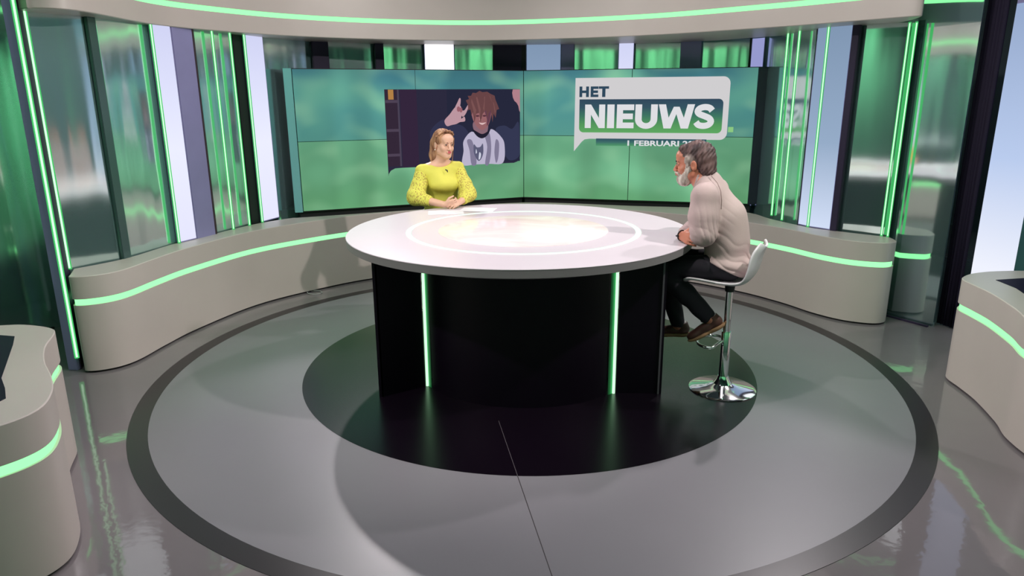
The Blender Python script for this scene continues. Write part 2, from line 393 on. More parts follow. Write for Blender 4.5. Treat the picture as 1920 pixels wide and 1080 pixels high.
# ------------------------------------------------------------------ soffit above the wall
S0 = [(-3.22, 5.02), (-2.98, 5.18), (-2.93, 6.11), (-2.69, 6.69), (-2.13, 7.39), (-1.21, 7.92), (-.13, 8.08), (1.29, 7.60), (2.31, 6.80), (2.83, 6.26), (3.17, 5.88), (3.235, 5.90)]
Sf = catmull([Vector(p) for p in S0], 8)
Sb = [Vector((3.30, 6.12)), Vector((3.34, 6.6)), Vector((3.1, 7.3)), Vector((2.3, 8.3)), Vector((1.2, 8.95)), Vector((0, 9.1)), Vector((-1.4, 8.9)), Vector((-2.4, 8.1)), Vector((-3.1, 6.9)), Vector((-3.5, 6.0)), Vector((-3.5, 5.2))]
So = [tuple(p) for p in Sf]+[tuple(p) for p in Sb]
tr = empty('trim_1', (0, 7, 2.58), kind='structure')
levels('lower_fascia', So, [(2.58, .006), (2.586, 0), (2.74, 0)], M_white, tr)
levels('light_strip', So, [(2.74, .012), (2.785, .012)], M_neon, tr, (False, False))
levels('upper_fascia', So, [(2.785, 0), (3.06, 0)], M_white, tr)

# ------------------------------------------------------------------ curved counter along the wall
CF = [(-3.25, 5.02), (-3.215, 4.955), (-3.113, 4.965), (-2.995, 5.05), (-2.925, 5.205), (-2.875, 5.555), (-2.79, 5.96), (-2.53, 6.67), (-2.11, 7.22), (-1.575, 7.70), (-.8, 8.02), (.1, 8.12), (1.0, 7.98), (1.75, 7.62), (2.34, 7.10), (2.65, 6.66), (2.82, 6.31), (3.0, 6.08), (3.22, 5.975), (3.36, 6.03), (3.40, 6.16)]
CB = [(3.40, 6.24), (3.09, 6.52), (2.88, 6.76), (2.69, 7.24), (2.6, 7.62), (2.2, 7.98), (1.4, 8.18), (.15, 8.50), (-1.05, 8.00), (-2.2, 7.52), (-2.36, 7.46), (-2.60, 7.15), (-2.75, 6.80), (-2.86, 6.48), (-3.01, 6.08), (-3.12, 5.55), (-3.33, 5.2)]
CO = [tuple(p) for p in catmull([Vector(p) for p in CF], 6)]+[tuple(p) for p in catmull([Vector(p) for p in CB], 4)]
def counter(name, outline, label, cat, gap=True):
    cx = sum(p[0] for p in outline)/len(outline); cy = sum(p[1] for p in outline)/len(outline)
    t = empty(name, (cx, cy, 0), label=label, cat=cat)
    levels('plinth', outline, [(0, .02), (.018, .02)], M_blackm, t)
    levels('body', outline, [(.018, 0), (.53, 0)], M_white, t)
    levels('light_strip', outline, [(.53, .012), (.578, .012)], M_neon, t, (False, False))
    levels('top', outline, [(.578, 0), (.745, 0), (.75, .005)], M_white, t)
    return t
counter('counter', CO, 'long curved white counter with green light strip along the mirrored wall', 'counter')
DL = catmull([Vector(p) for p in [(-2.93, 3.83), (-2.79, 3.84), (-2.62, 3.785), (-2.535, 3.70), (-2.44, 3.47), (-2.31, 3.26), (-2.15, 3.06), (-2.035, 2.88), (-1.98, 2.70), (-2.04, 2.55), (-2.2, 2.42), (-2.5, 2.34), (-2.9, 2.36), (-3.4, 2.6), (-3.6, 3.05), (-3.5, 3.5), (-3.25, 3.75)]], 6, True)
dl = counter('side_desk', DL, 'white wavy edged desk with black inset in the left foreground', 'desk')
IN = [(-2.80, 3.65), (-2.71, 3.63), (-2.63, 3.50), (-2.50, 3.27), (-2.37, 3.04), (-2.27, 2.92), (-2.19, 2.81), (-2.20, 2.74), (-2.5, 2.62), (-3.1, 2.72), (-3.35, 3.1), (-3.2, 3.5)]
levels('black_inset', IN, [(.7495, 0), (.752, 0)], mat('navy_black_glass', (.006, .004, .02, 1), .55, spec=.1), dl)
DR = catmull([Vector(p) for p in [(3.13, 4.72), (3.20, 4.82), (3.34, 4.91), (3.55, 4.96), (3.8, 4.93), (4.0, 4.6), (4.05, 4.0), (3.8, 3.3), (3.4, 3.05), (3.05, 3.2), (2.92, 3.5), (2.93, 3.78), (3.01, 4.01), (3.09, 4.33), (3.115, 4.55)]], 6, True)
dr = counter('side_desk', DR, 'white curved desk with black inset at the right edge of the picture', 'desk')
levels('black_inset', [tuple(at_z(1867, 536, .75).xy), tuple(at_z(1925, 533, .75).xy), (3.85, 4.5), (3.7, 3.7), (3.3, 3.5), tuple(at_z(1960, 590, .75).xy), tuple(at_z(1905, 552, .75).xy)], [(.7495, 0), (.752, 0)], MATS['navy_black_glass'], dr)

# ------------------------------------------------------------------ video wall
VC, VL, VR = Vector((.15, 8.6)), Vector((-2.26, 7.58)), Vector((2.68, 7.93))
def screen_mat():
    m = bpy.data.materials.new('screen_picture'); m.use_nodes = True; nt = m.node_tree; N = nt.nodes; Lk = nt.links
    N.clear(); out = N.new('ShaderNodeOutputMaterial'); e = N.new('ShaderNodeEmission')
    gm = N.new('ShaderNodeNewGeometry'); sp = N.new('ShaderNodeSeparateXYZ'); Lk.new(gm.outputs['Position'], sp.inputs[0])
    mr = N.new('ShaderNodeMapRange'); mr.inputs[1].default_value = .8; mr.inputs[2].default_value = 2.28; Lk.new(sp.outputs[2], mr.inputs[0])
    cr = N.new('ShaderNodeValToRGB'); el = cr.color_ramp.elements
    el[0].position = 0; el[0].color = rgb(98, 160, 112); el[1].position = 1; el[1].color = rgb(66, 118, 128)
    for p, c in ((.25, rgb(98, 156, 118)), (.497, rgb(102, 164, 128)), (.503, rgb(86, 148, 138)), (.75, rgb(78, 142, 142)), (.9, rgb(70, 128, 138))):
        x = el.new(p); x.color = c
    Lk.new(mr.outputs[0], cr.inputs[0])
    def noise(sc, stretch, lo, hi, a, b, loc=(0, 0, 0)):
        mp = N.new('ShaderNodeMapping'); mp.inputs['Scale'].default_value = stretch; mp.inputs['Location'].default_value = loc
        Lk.new(gm.outputs['Position'], mp.inputs[0]); n = N.new('ShaderNodeTexNoise'); n.inputs['Scale'].default_value = sc; n.inputs['Detail'].default_value = 0
        Lk.new(mp.outputs[0], n.inputs[0]); r = N.new('ShaderNodeMapRange'); r.interpolation_type = 'SMOOTHSTEP'
        r.inputs[1].default_value = lo; r.inputs[2].default_value = hi; r.inputs[3].default_value = a; r.inputs[4].default_value = b
        Lk.new(n.outputs[0], r.inputs[0]); return r.outputs[0]
    g1 = noise(1.3, (1, 0, 1.6), .42, .95, 0, .75, (3, 0, 1)); g2 = noise(2.2, (1.2, 0, .05), .4, .6, .88, 1.06); g3 = noise(3.0, (1, 0, 1.5), .45, .95, 0, .4, (7, 0, 0))
    mx = N.new('ShaderNodeMix'); mx.data_type = 'RGBA'; Lk.new(g1, mx.inputs[0]); Lk.new(cr.outputs[0], mx.inputs[6]); mx.inputs[7].default_value = rgb(130, 205, 160)
    mx2 = N.new('ShaderNodeMix'); mx2.data_type = 'RGBA'; Lk.new(g3, mx2.inputs[0]); Lk.new(mx.outputs[2], mx2.inputs[6]); mx2.inputs[7].default_value = rgb(160, 215, 170)
    Lk.new(mx2.outputs[2], e.inputs[0]); Lk.new(g2, e.inputs[1]); Lk.new(e.outputs[0], out.inputs[0]); return m
M_scr = screen_mat()
vw = empty('video_wall', (VC.x, VC.y, .75), label='two winged video wall of eight screens showing the green news graphic', cat='video wall')
EA = (VL-VC).normalized(); EB = (VR-VC).normalized()
def wp(e, s, z, off=0.):
    n = Vector((e.y, -e.x)); n = n if n.y < 0 else -n
    p = VC+e*s+n*off; return (p.x, p.y, z)
for e, ln in ((EA, 2.612), (EB, 2.612)):
    c0, c1 = VC, VC+e*ln; sd = -1 if e is EA else 1
    sd = 1 if e is EA else -1
    nrm = Vector((e.y, -e.x)); nrm = nrm if nrm.y < 0 else -nrm
    slab('frame', c0-nrm*.012, c1-nrm*.012, .09, .79, 2.285, M_blackm, vw, side=(1 if Vector((e.y, -e.x)).y > 0 else -1))
    for col in range(2):
        for row in range(2):
            s0, s1 = col*ln/2+.004, (col+1)*ln/2-.004; z0, z1 = .8+row*.74+.003, .8+(row+1)*.74-.003
            if e is EB and col == 1: s0 = 1.265
            if e is EB and col == 0: s1 = 1.257
            pts = [wp(e, s0, z0), wp(e, s1, z0), wp(e, s1, z1), wp(e, s0, z1)]; bk = [wp(e, s0, z0, -.012), wp(e, s1, z0, -.012), wp(e, s1, z1, -.012), wp(e, s0, z1, -.012)]
            fixn(raw('screen', pts+bk, [(0, 1, 2, 3), (4, 5, 6, 7), (0, 1, 5, 4), (1, 2, 6, 5), (2, 3, 7, 6), (3, 0, 4, 7)], M_scr, vw))
# slanted side cheek at the left end, black plinth under the screens
slab('side_panel', wp(EA, 2.618, 0)[:2], wp(EA, 2.70, 0, -.02)[:2], .06, .79, 2.285, mat('teal_side', rgb(140, 205, 208), .3, .3), vw, side=1, bev=.003)
slab('side_panel', wp(EB, 2.618, 0)[:2], wp(EB, 2.72, 0, -.08)[:2], .06, .79, 2.285, mat('navy_side', rgb(38, 46, 62), .4), vw, side=-1, bev=.003)
slab('plinth', wp(EA, 0, 0, -.05)[:2], wp(EA, 2.64, 0, -.05)[:2], .15, 0, .79, M_blackm, vw, side=1 if EA.x > 0 else (1 if Vector((EA.y, -EA.x)).y > 0 else -1))
slab('plinth', wp(EB, 0, 0, -.05)[:2], wp(EB, 2.64, 0, -.05)[:2], .15, 0, .79, M_blackm, vw, side=(1 if Vector((EB.y, -EB.x)).y > 0 else -1))

# flat graphics on the screens, in wing coordinates (s along the wing, z height)
def decal(name, e, polys, m, off, parent=vw):
    vs = []; fs = []
    for P in polys:
        k = len(vs); vs += [wp(e, s, z, off) for s, z in P]; fs.append(tuple(range(k, k+len(P))))
    return raw(name, vs, fs, m, parent)
def rr(s0, s1, z0, z1, r, corners=(1, 1, 1, 1), n=6):
    out = []   # corners: bottom-s0, bottom-s1, top-s1, top-s0
    for (cx, cz, a0, on) in ((s0, z0, PI, corners[0]), (s1, z0, 1.5*PI, corners[1]), (s1, z1, 0, corners[2]), (s0, z1, .5*PI, corners[3])):
        if not on: out.append((cx, cz)); continue
        ox = cx+(r if cx == s0 else -r); oz = cz+(r if cz == z0 else -r)
        out += [(ox+r*math.cos(a0+i/n*PI/2), oz+r*math.sin(a0+i/n*PI/2)) for i in range(n+1)]
    return out
M_card = emis('card_white', rgb(208, 206, 208)); M_navy = emis('logo_navy', rgb(48, 72, 92)); M_letter = emis('letter_white', rgb(222, 222, 226))
def grad(name, cols, z0, z1):
    m = bpy.data.materials.new(name); m.use_nodes = True; nt = m.node_tree; N = nt.nodes; Lk = nt.links
    N.clear(); out = N.new('ShaderNodeOutputMaterial'); e = N.new('ShaderNodeEmission')
    gm = N.new('ShaderNodeNewGeometry'); sp = N.new('ShaderNodeSeparateXYZ'); Lk.new(gm.outputs['Position'], sp.inputs[0])
    mr = N.new('ShaderNodeMapRange'); mr.inputs[1].default_value = z0; mr.inputs[2].default_value = z1; Lk.new(sp.outputs[2], mr.inputs[0])
    cr = N.new('ShaderNodeValToRGB'); el = cr.color_ramp.elements; el[0].color = cols[0]; el[1].color = cols[-1]
    for i, c in enumerate(cols[1:-1]): x = el.new((i+1)/(len(cols)-1)); x.color = c
    Lk.new(mr.outputs[0], cr.inputs[0]); Lk.new(cr.outputs[0], e.inputs[0]); Lk.new(e.outputs[0], out.inputs[0]); return m
card = rr(.617, 2.33, 1.508, 2.19, .075, (0, 1, 1, 0))
card = [(.611, 1.361), (.66, 1.42), (.70, 1.47), (.735, 1.50), (.79, 1.508)]+card[1:]
lg = decal('news_logo', EB, [card], M_card, .0015)
lg['label'] = 'white speech bubble logo reading HET NIEUWS'
decal('inner_box', EB, [rr(.668, 2.27, 1.58, 1.953, .05, (1, 1, 1, 0))], grad('logo_gradient', [rgb(96, 168, 98), rgb(84, 150, 92), rgb(62, 118, 98), rgb(54, 84, 98), rgb(50, 72, 92)], 1.58, 1.953), .003, lg)
# letters, unit boxes (x, y in 0..1)
def bar(x0, x1, y0, y1): return [(x0, y0), (x1, y0), (x1, y1), (x0, y1)]
def glyph(ch):
    if ch == 'N': return [bar(0, .3, 0, 1), bar(.7, 1, 0, 1), [(0, 1), (.3, 1), (1, 0), (.7, 0)]]
    if ch == 'I': return [bar(0, 1, 0, 1)]
    if ch == 'E': return [bar(0, .36, 0, 1), bar(.3, 1, 0, .24), bar(.3, 1, .76, 1), bar(.3, .94, .38, .62)]
    if ch == 'H': return [bar(0, .3, 0, 1), bar(.7, 1, 0, 1), bar(.2, .8, .38, .62)]
    if ch == 'T': return [bar(.34, .66, 0, 1), bar(0, 1, .77, 1)]
    if ch == 'W': return [[(0, 1), (.2, 1), (.36, 0), (.16, 0)], [(.16, 0), (.36, 0), (.57, .9), (.42, .9)], [(.43, .9), (.58, .9), (.84, 0), (.64, 0)], [(.64, 0), (.84, 0), (1, 1), (.8, 1)]]
    if ch == 'U':
        o = [(0, 1)]+[(.5-.5*math.cos(a), .38-.40*math.sin(a)) for a in [PI*i/16 for i in range(17)]]+[(1, 1), (.7, 1)]+[(.5+.2*math.cos(a), .38-.16*math.sin(a)) for a in [PI*i/16 for i in range(17)]]+[(.3, 1)]
        q = [(0, 1), (0, .38), (.3, .38), (.3, 1)]; r = [(.7, 1), (.7, .38), (1, .38), (1, 1)]
        bow = []
        for i in range(16):
            a0, a1 = PI*i/16, PI*(i+1)/16
            f = lambda a, R, S: (.5-R*math.cos(a), .38-S*math.sin(a))
            bow.append([f(a0, .5, .4), f(a1, .5, .4), f(a1, .2, .16), f(a0, .2, .16)])
        return [q, r]+bow
    if ch == 'S':
        path = [(.84, .74), (.72, .85), (.50, .885), (.28, .83), (.19, .71), (.28, .60), (.50, .52), (.72, .43), (.81, .30), (.72, .17), (.50, .115), (.26, .15), (.14, .27)]
        P = [Vector(p) for p in catmull([Vector(p) for p in path], 4)]; out = []; hw = .125
        Lp = []; Rp = []
        for i, p in enumerate(P):
            t = P[min(i+1, len(P)-1)]-P[max(i-1, 0)]; t.normalize(); n = Vector((-t.y, t.x))*hw
            n.x *= 1.15; Lp.append(p+n); Rp.append(p-n)
        return [[tuple(Lp[i]), tuple(Lp[i+1]), tuple(Rp[i+1]), tuple(Rp[i])] for i in range(len(P)-1)]
def word(name, e, items, z0, z1, m, off, parent):
    for ch, s0, s1 in items:
        decal(name, e, [[(s0+x*(s1-s0), z0+y*(z1-z0)) for x, y in P] for P in glyph(ch)], m, off, parent)
word('letter', EB, [('H', .665, .775), ('E', .795, .885), ('T', .888, 1.005)], 1.978, 2.096, M_navy, .003, lg)
word('letter', EB, [('N', .735, .968), ('I', .993, 1.075), ('E', 1.103, 1.298), ('U', 1.312, 1.562), ('W', 1.572, 1.968), ('S', 1.955, 2.195)], 1.63, 1.895, M_letter, .0045, lg)
decal('date_bar', EB, [bar(.87, 2.115, 1.43, 1.512)], grad('date_gradient', [rgb(80, 150, 105), rgb(62, 108, 104), rgb(46, 78, 96)], 1.43, 1.512), .0018)
decal('screen_mark', EB, [bar(2.339, 2.395, 1.593, 1.65)], emis('pale_green_mark', rgb(140, 200, 130)), .0015)
def text(name, body, e, s0, z0, h, wdt, m, off, parent, bold=.02):
    c = bpy.data.curves.new(name, 'FONT'); c.body = body; c.size = 1; c.offset = bold; c.resolution_u = 3
    o = bpy.data.objects.new('tmp', c); COL.objects.link(o); bpy.context.view_layer.update()
    me = bpy.data.meshes.new_from_object(o.evaluated_get(bpy.context.evaluated_depsgraph_get())); bpy.data.objects.remove(o)
    V = [v.co.copy() for v in me.vertices]; F = [tuple(p.vertices) for p in me.polygons]; x0 = min(v.x for v in V); x1 = max(v.x for v in V); y0 = min(v.y for v in V); y1 = max(v.y for v in V)
    return raw(name, [wp(e, s0+(v.x-x0)/(x1-x0)*wdt, z0+(v.y-y0)/(y1-y0)*h, off) for v in V], F, m, parent)
text('date_text', '1 FEBRUARI 2023', EB, 1.236, 1.432, .062, .85, M_letter, .0035, vw, .03)

# picture in picture on the left wing: young person with raised hands in a dark room
ph = [(1.66, 1.132), (1.655, 1.16), (1.63, 1.195), (1.58, 1.218), (1.5, 1.221), (.13, 1.221), (.085, 1.235), (.055, 1.262), (.047, 1.30), (.047, 2.073), (1.66, 2.073)]
def D(name, polys, col, off, parent): return decal(name, EA, polys, emis(name+'_ink_%d_%d_%d' % col, rgb(*col)), off, parent)
pic = D('screen_photo', [ph], (44, 42, 62), .0015, vw); pic['label'] = 'inset picture of a laughing long haired youth raising both hands in a dark room'
D('cupboard', [[(1.50, 2.073), (1.66, 2.073), (1.66, 1.24), (1.50, 1.24)]], (52, 40, 56), .0022, pic)
D('curtain_shade', [[(1.30, 2.073), (1.49, 2.073), (1.49, 1.225), (1.30, 1.225)]], (52, 38, 60), .0022, pic)
for z in (1.62, 1.93, 1.35): D('shelf_edge', [bar(1.52, 1.655, z, z+.03)], (78, 66, 84), .0030, pic)
D('shelf_post', [bar(1.50, 1.52, 1.24, 2.07)], (74, 66, 84), .0030, pic)
D('jar', [bar(1.56, 1.62, 1.965, 2.07)], (176, 128, 70), .0032, pic)
D('doorway_glow', [bar(.05, .95, 1.24, 2.07)], (38, 40, 60), .0021, pic)
def blob(cs, cz, rs, rz, n=24, wob=0, sd=1): return [(cs+rs*(1+wob*math.sin(i*3.1+sd)+wob*math.sin(i*5.3))*math.cos(2*PI*i/n), cz+rz*(1+wob*math.sin(i*2.3+sd))*math.sin(2*PI*i/n)) for i in range(n)]
def smooth(P): return [tuple(p) for p in catmull([Vector(p) for p in P], 5, True)]
D('sleeve', [smooth([(1.16, 1.55), (1.14, 1.64), (1.05, 1.72), (.98, 1.74), (.92, 1.69), (.80, 1.68), (.72, 1.62), (.68, 1.52), (.74, 1.36), (.85, 1.22), (1.10, 1.24)])], (50, 52, 78), .0030, pic)
D('sleeve', [smooth([(.36, 1.62), (.25, 1.66), (.15, 1.62), (.07, 1.7), (.055, 1.5), (.06, 1.3), (.20, 1.26), (.30, 1.45)])], (52, 56, 82), .0030, pic)
D('garment', [smooth([(.66, 1.60), (.56, 1.54), (.46, 1.60), (.40, 1.62), (.30, 1.54), (.25, 1.44), (.27, 1.23), (.45, 1.222), (.62, 1.222), (.78, 1.225), (.765, 1.38), (.76, 1.50)])], (186, 180, 204), .0036, pic)
D('garment_fold', [smooth([(.72, 1.50), (.66, 1.50), (.62, 1.36), (.61, 1.225), (.67, 1.225), (.69, 1.38)]), smooth([(.50, 1.56), (.44, 1.58), (.42, 1.40), (.45, 1.225), (.50, 1.225), (.47, 1.42)]), smooth([(.36, 1.5), (.32, 1.46), (.33, 1.3), (.36, 1.23), (.38, 1.35)])], (128, 122, 148), .0042, pic)
D('emblem', [smooth([(.635, 1.455), (.60, 1.42), (.555, 1.425), (.525, 1.46), (.52, 1.36), (.545, 1.29), (.58, 1.262), (.615, 1.30), (.64, 1.37)])], (92, 92, 118), .0048, pic)
D('emblem_mark', [smooth([(.57, 1.36), (.55, 1.34), (.56, 1.29), (.58, 1.28)]), smooth([(.61, 1.40), (.60, 1.36), (.615, 1.35)])], (210, 212, 228), .0053, pic)
D('collar', [smooth([(.655, 1.63), (.60, 1.55), (.53, 1.52), (.46, 1.56), (.42, 1.64), (.46, 1.60), (.53, 1.57), (.60, 1.60)])], (34, 32, 48), .0050, pic)
D('neck', [smooth([(.64, 1.70), (.625, 1.60), (.55, 1.545), (.47, 1.59), (.46, 1.70), (.54, 1.76)])], (136, 104, 116), .0046, pic)
D('face', [smooth([(.66, 1.90), (.65, 1.76), (.60, 1.66), (.53, 1.615), (.46, 1.66), (.42, 1.76), (.41, 1.88), (.52, 1.96)])], (150, 100, 104), .0054, pic)
D('face_shade', [smooth([(.50, 1.86), (.47, 1.74), (.47, 1.66), (.43, 1.74), (.42, 1.86)])], (98, 62, 78), .0058, pic)
D('smile', [smooth([(.57, 1.70), (.53, 1.675), (.48, 1.70), (.53, 1.695)])], (222, 190, 190), .0062, pic)
random.seed(8)
D('hair', [[(.70, 1.90), (.725, 1.95), (.685, 1.965), (.70, 2.0), (.66, 2.0), (.64, 2.035), (.60, 2.03), (.555, 2.055), (.52, 2.04), (.46, 2.045), (.42, 2.02), (.37, 2.0), (.36, 1.955), (.335, 1.90), (.315, 1.85), (.345, 1.84), (.36, 1.75), (.385, 1.80), (.40, 1.70), (.42, 1.84), (.45, 1.80), (.462, 1.74), (.48, 1.84), (.52, 1.80), (.55, 1.70), (.565, 1.81), (.60, 1.80), (.625, 1.70), (.64, 1.82), (.66, 1.78), (.668, 1.85), (.70, 1.84)]], (104, 68, 70), .0066, pic)
D('hair_light', [[(.66, 1.93), (.655, 1.97), (.60, 1.84), (.615, 1.76)], [(.60, 1.98), (.585, 1.99), (.545, 1.85), (.555, 1.76)], [(.50, 1.99), (.49, 1.99), (.515, 1.86), (.50, 1.82)], [(.44, 2.01), (.425, 1.99), (.385, 1.88), (.40, 1.92)], [(.39, 1.93), (.38, 1.92), (.36, 1.82), (.37, 1.80)]], (122, 82, 82), .0070, pic)
D('eye_shade', [blob(.585, 1.775, .022, .010), blob(.50, 1.775, .022, .010)], (84, 50, 60), .0063, pic)
D('nose_light', [smooth([(.55, 1.78), (.535, 1.735), (.555, 1.725), (.565, 1.74)])], (176, 126, 126), .0064, pic)
D('raised_hand', [smooth([(.985, 1.73), (.96, 1.67), (.90, 1.68), (.845, 1.69), (.80, 1.71), (.74, 1.72), (.745, 1.77), (.785, 1.75), (.77, 1.83), (.80, 1.90), (.86, 1.87), (.92, 1.80)]),
   smooth([(.86, 1.86), (.825, 1.93), (.80, 1.975), (.785, 1.96), (.80, 1.88)]), smooth([(.79, 1.84), (.745, 1.84), (.70, 1.90), (.69, 1.885), (.73, 1.80), (.77, 1.77)])], (188, 150, 160), .0056, pic)
D('finger_fold', [blob(.815, 1.855, .02, .03), blob(.785, 1.845, .018, .028)], (150, 96, 106), .0061, pic)
D('second_hand', [[(.049, 2.07), (.14, 2.07), (.148, 2.03), (.14, 1.98), (.12, 1.94), (.09, 1.915), (.07, 1.88), (.06, 1.83), (.049, 1.81)]], (176, 128, 138), .0056, pic)

# ------------------------------------------------------------------ round table
TX, TY, TZ, TR = .055, 5.12, 1.05, 1.25
tb = empty('round_table', (TX, TY, 0), label='large round white studio table on a black base in the middle', cat='table')
M_top = mat('table_white', rgb(206, 197, 204), .32, var=.01)
M_rim = mat('table_rim_grey', rgb(122, 118, 120), .5)
levels('tabletop', circle(TX, TY, TR, 160), [(1.044, .001), (1.047, 0), (1.05, .003)], M_top, tb)
levels('rim', circle(TX, TY, TR, 160), [(.955, .14), (.992, .012), (.995, .004), (1.0438, .002)], M_rim, tb)
ring('light_ring', TX+.03, TY-.02, .815, .855, 1.0495, 1.0515, emis('table_ring_light', (.8, 1.0, .86, 1), 1.25), tb, 160)
def table_screen():
    m = bpy.data.materials.new('table_screen'); m.use_nodes = True; nt = m.node_tree; N = nt.nodes; Lk = nt.links
    b = N['Principled BSDF']; b.inputs['Roughness'].default_value = .12; b.inputs['Base Color'].default_value = rgb(200, 190, 190)
    tc = N.new('ShaderNodeTexCoord'); n = N.new('ShaderNodeTexNoise'); n.inputs['Scale'].default_value = 2.2; n.inputs['Detail'].default_value = 7; n.inputs['Distortion'].default_value = 1.2
    Lk.new(tc.outputs['Object'], n.inputs[0]); cr = N.new('ShaderNodeValToRGB'); el = cr.color_ramp.elements
    el[0].position = .38; el[0].color = rgb(225, 176, 170); el[1].position = .56; el[1].color = rgb(250, 232, 222); Lk.new(n.outputs[0], cr.inputs[0])
    Lk.new(cr.outputs[0], b.inputs['Emission Color']); b.inputs['Emission Strength'].default_value = .42; return m
levels('table_screen', circle(TX+.03, TY-.02, .62, 120), [(1.049, 0), (1.0515, .0), (1.052, .003)], table_screen(), tb)
# black drum with a convex front panel, side fins and two green tubes in grooves
PL = Vector((-.598, 4.668)); PR = Vector((.690, 4.519)); c0 = Vector((TX, TY))
aPL = math.atan2(PL.y-c0.y, PL.x-c0.x); aPR = math.atan2(PR.y-c0.y, PR.x-c0.x)
front = []
for i in range(25):
    s = i/24; a = aPL+2*PI*(aPL < 0)*0+(aPR-aPL)*s; r = (PL-c0).length*(1-s)+(PR-c0).length*s
    front.append((c0.x+(r+.0)*math.cos(a), c0.y+r*math.sin(a)))
levels('base_drum', circle(TX, TY, .72, 64), [(.004, 0), (.97, 0)], M_black, tb)
fr = front[1:-1]+[(c0.x+.68*math.cos(aPR), c0.y+.68*math.sin(aPR)), (c0.x+.68*math.cos(aPL), c0.y+.68*math.sin(aPL))]
levels('front_panel', fr, [(.004, 0), (.97, 0)], M_black, tb)
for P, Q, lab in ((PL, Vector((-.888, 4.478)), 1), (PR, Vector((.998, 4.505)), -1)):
    slab('side_panel', P+(Q-P).normalized()*.03, Q, .04, .004, .965, M_black, tb, side=lab)
    Qb = Q+(Vector((TX, TY))-Q).normalized()*.0+Vector((0, .9)); slab('rear_panel', Q, Vector((Q.x*1.0, Q.y+.55)), .03, .004, .96, M_black, tb, side=-lab)
    edge = mat('panel_edge', rgb(84, 80, 88), .4)
    slab('edge_strip', Q, Q+Vector((.012*lab*-1, 0)), .012, .004, .96, edge, tb)
    tt = P+(P-c0).normalized()*.012
    ln = (c0-P).normalized(); q = Vector(front[3] if lab == 1 else front[-4])
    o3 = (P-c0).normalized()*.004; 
    for w0, w1, ee in ((.008, .020, (.02, .34, .08, 1)), (.020, .032, (.012, .17, .04, 1)), (.032, .046, (.004, .06, .016, 1))):  # glow spill of the tube painted as green emission, fading in steps
        e_ = (q-Vector(P)).normalized(); slab('painted_glow', Vector(P)+o3+e_*w0, Vector(P)+o3+e_*w1, .002, .004, .96, mat('green_painted_glow_%d' % (w0*1000), (.01, .02, .01, 1), .4, spec=.2, emit=ee, estr=1.), tb, side=1 if lab == 1 else -1)
    tube('tube_light', [(tt.x, tt.y, .006), (tt.x, tt.y, .96)], .010, M_neon_core, tb, 12)
def paper(P, rot, label, z=1.0508):
    c, s = math.cos(rot), math.sin(rot); w_, h_ = .148, .105
    q = [(P[0]+c*x-s*y, P[1]+s*x+c*y) for x, y in ((-w_, -h_), (w_, -h_), (w_, h_), (-w_, h_))]
    o = levels('paper_sheet', q, [(z, 0), (z+.001, 0)], mat('paper', rgb(240, 238, 240), .6)); return tag(o, label, 'paper', 'script papers on the table')
paper(at_z(838, 397, 1.05)[:2], .1, 'white script sheet lying right in front of the woman')
paper(at_z(898, 393, 1.05)[:2], -.2, 'white script sheet at the back of the table, right of the woman', 1.0526)

# small loop of white cable on the floor by the counter
tag(tube('cable', [(*(at_z(590+14*math.cos(a), 545+3.5*math.sin(a)).xy), .008) for a in [2*PI*i/24 for i in range(24)]], .004, mat('cable_white', rgb(190, 190, 190), .5), closed=True), 'small white cable loop on the floor in front of the left counter', 'cable')

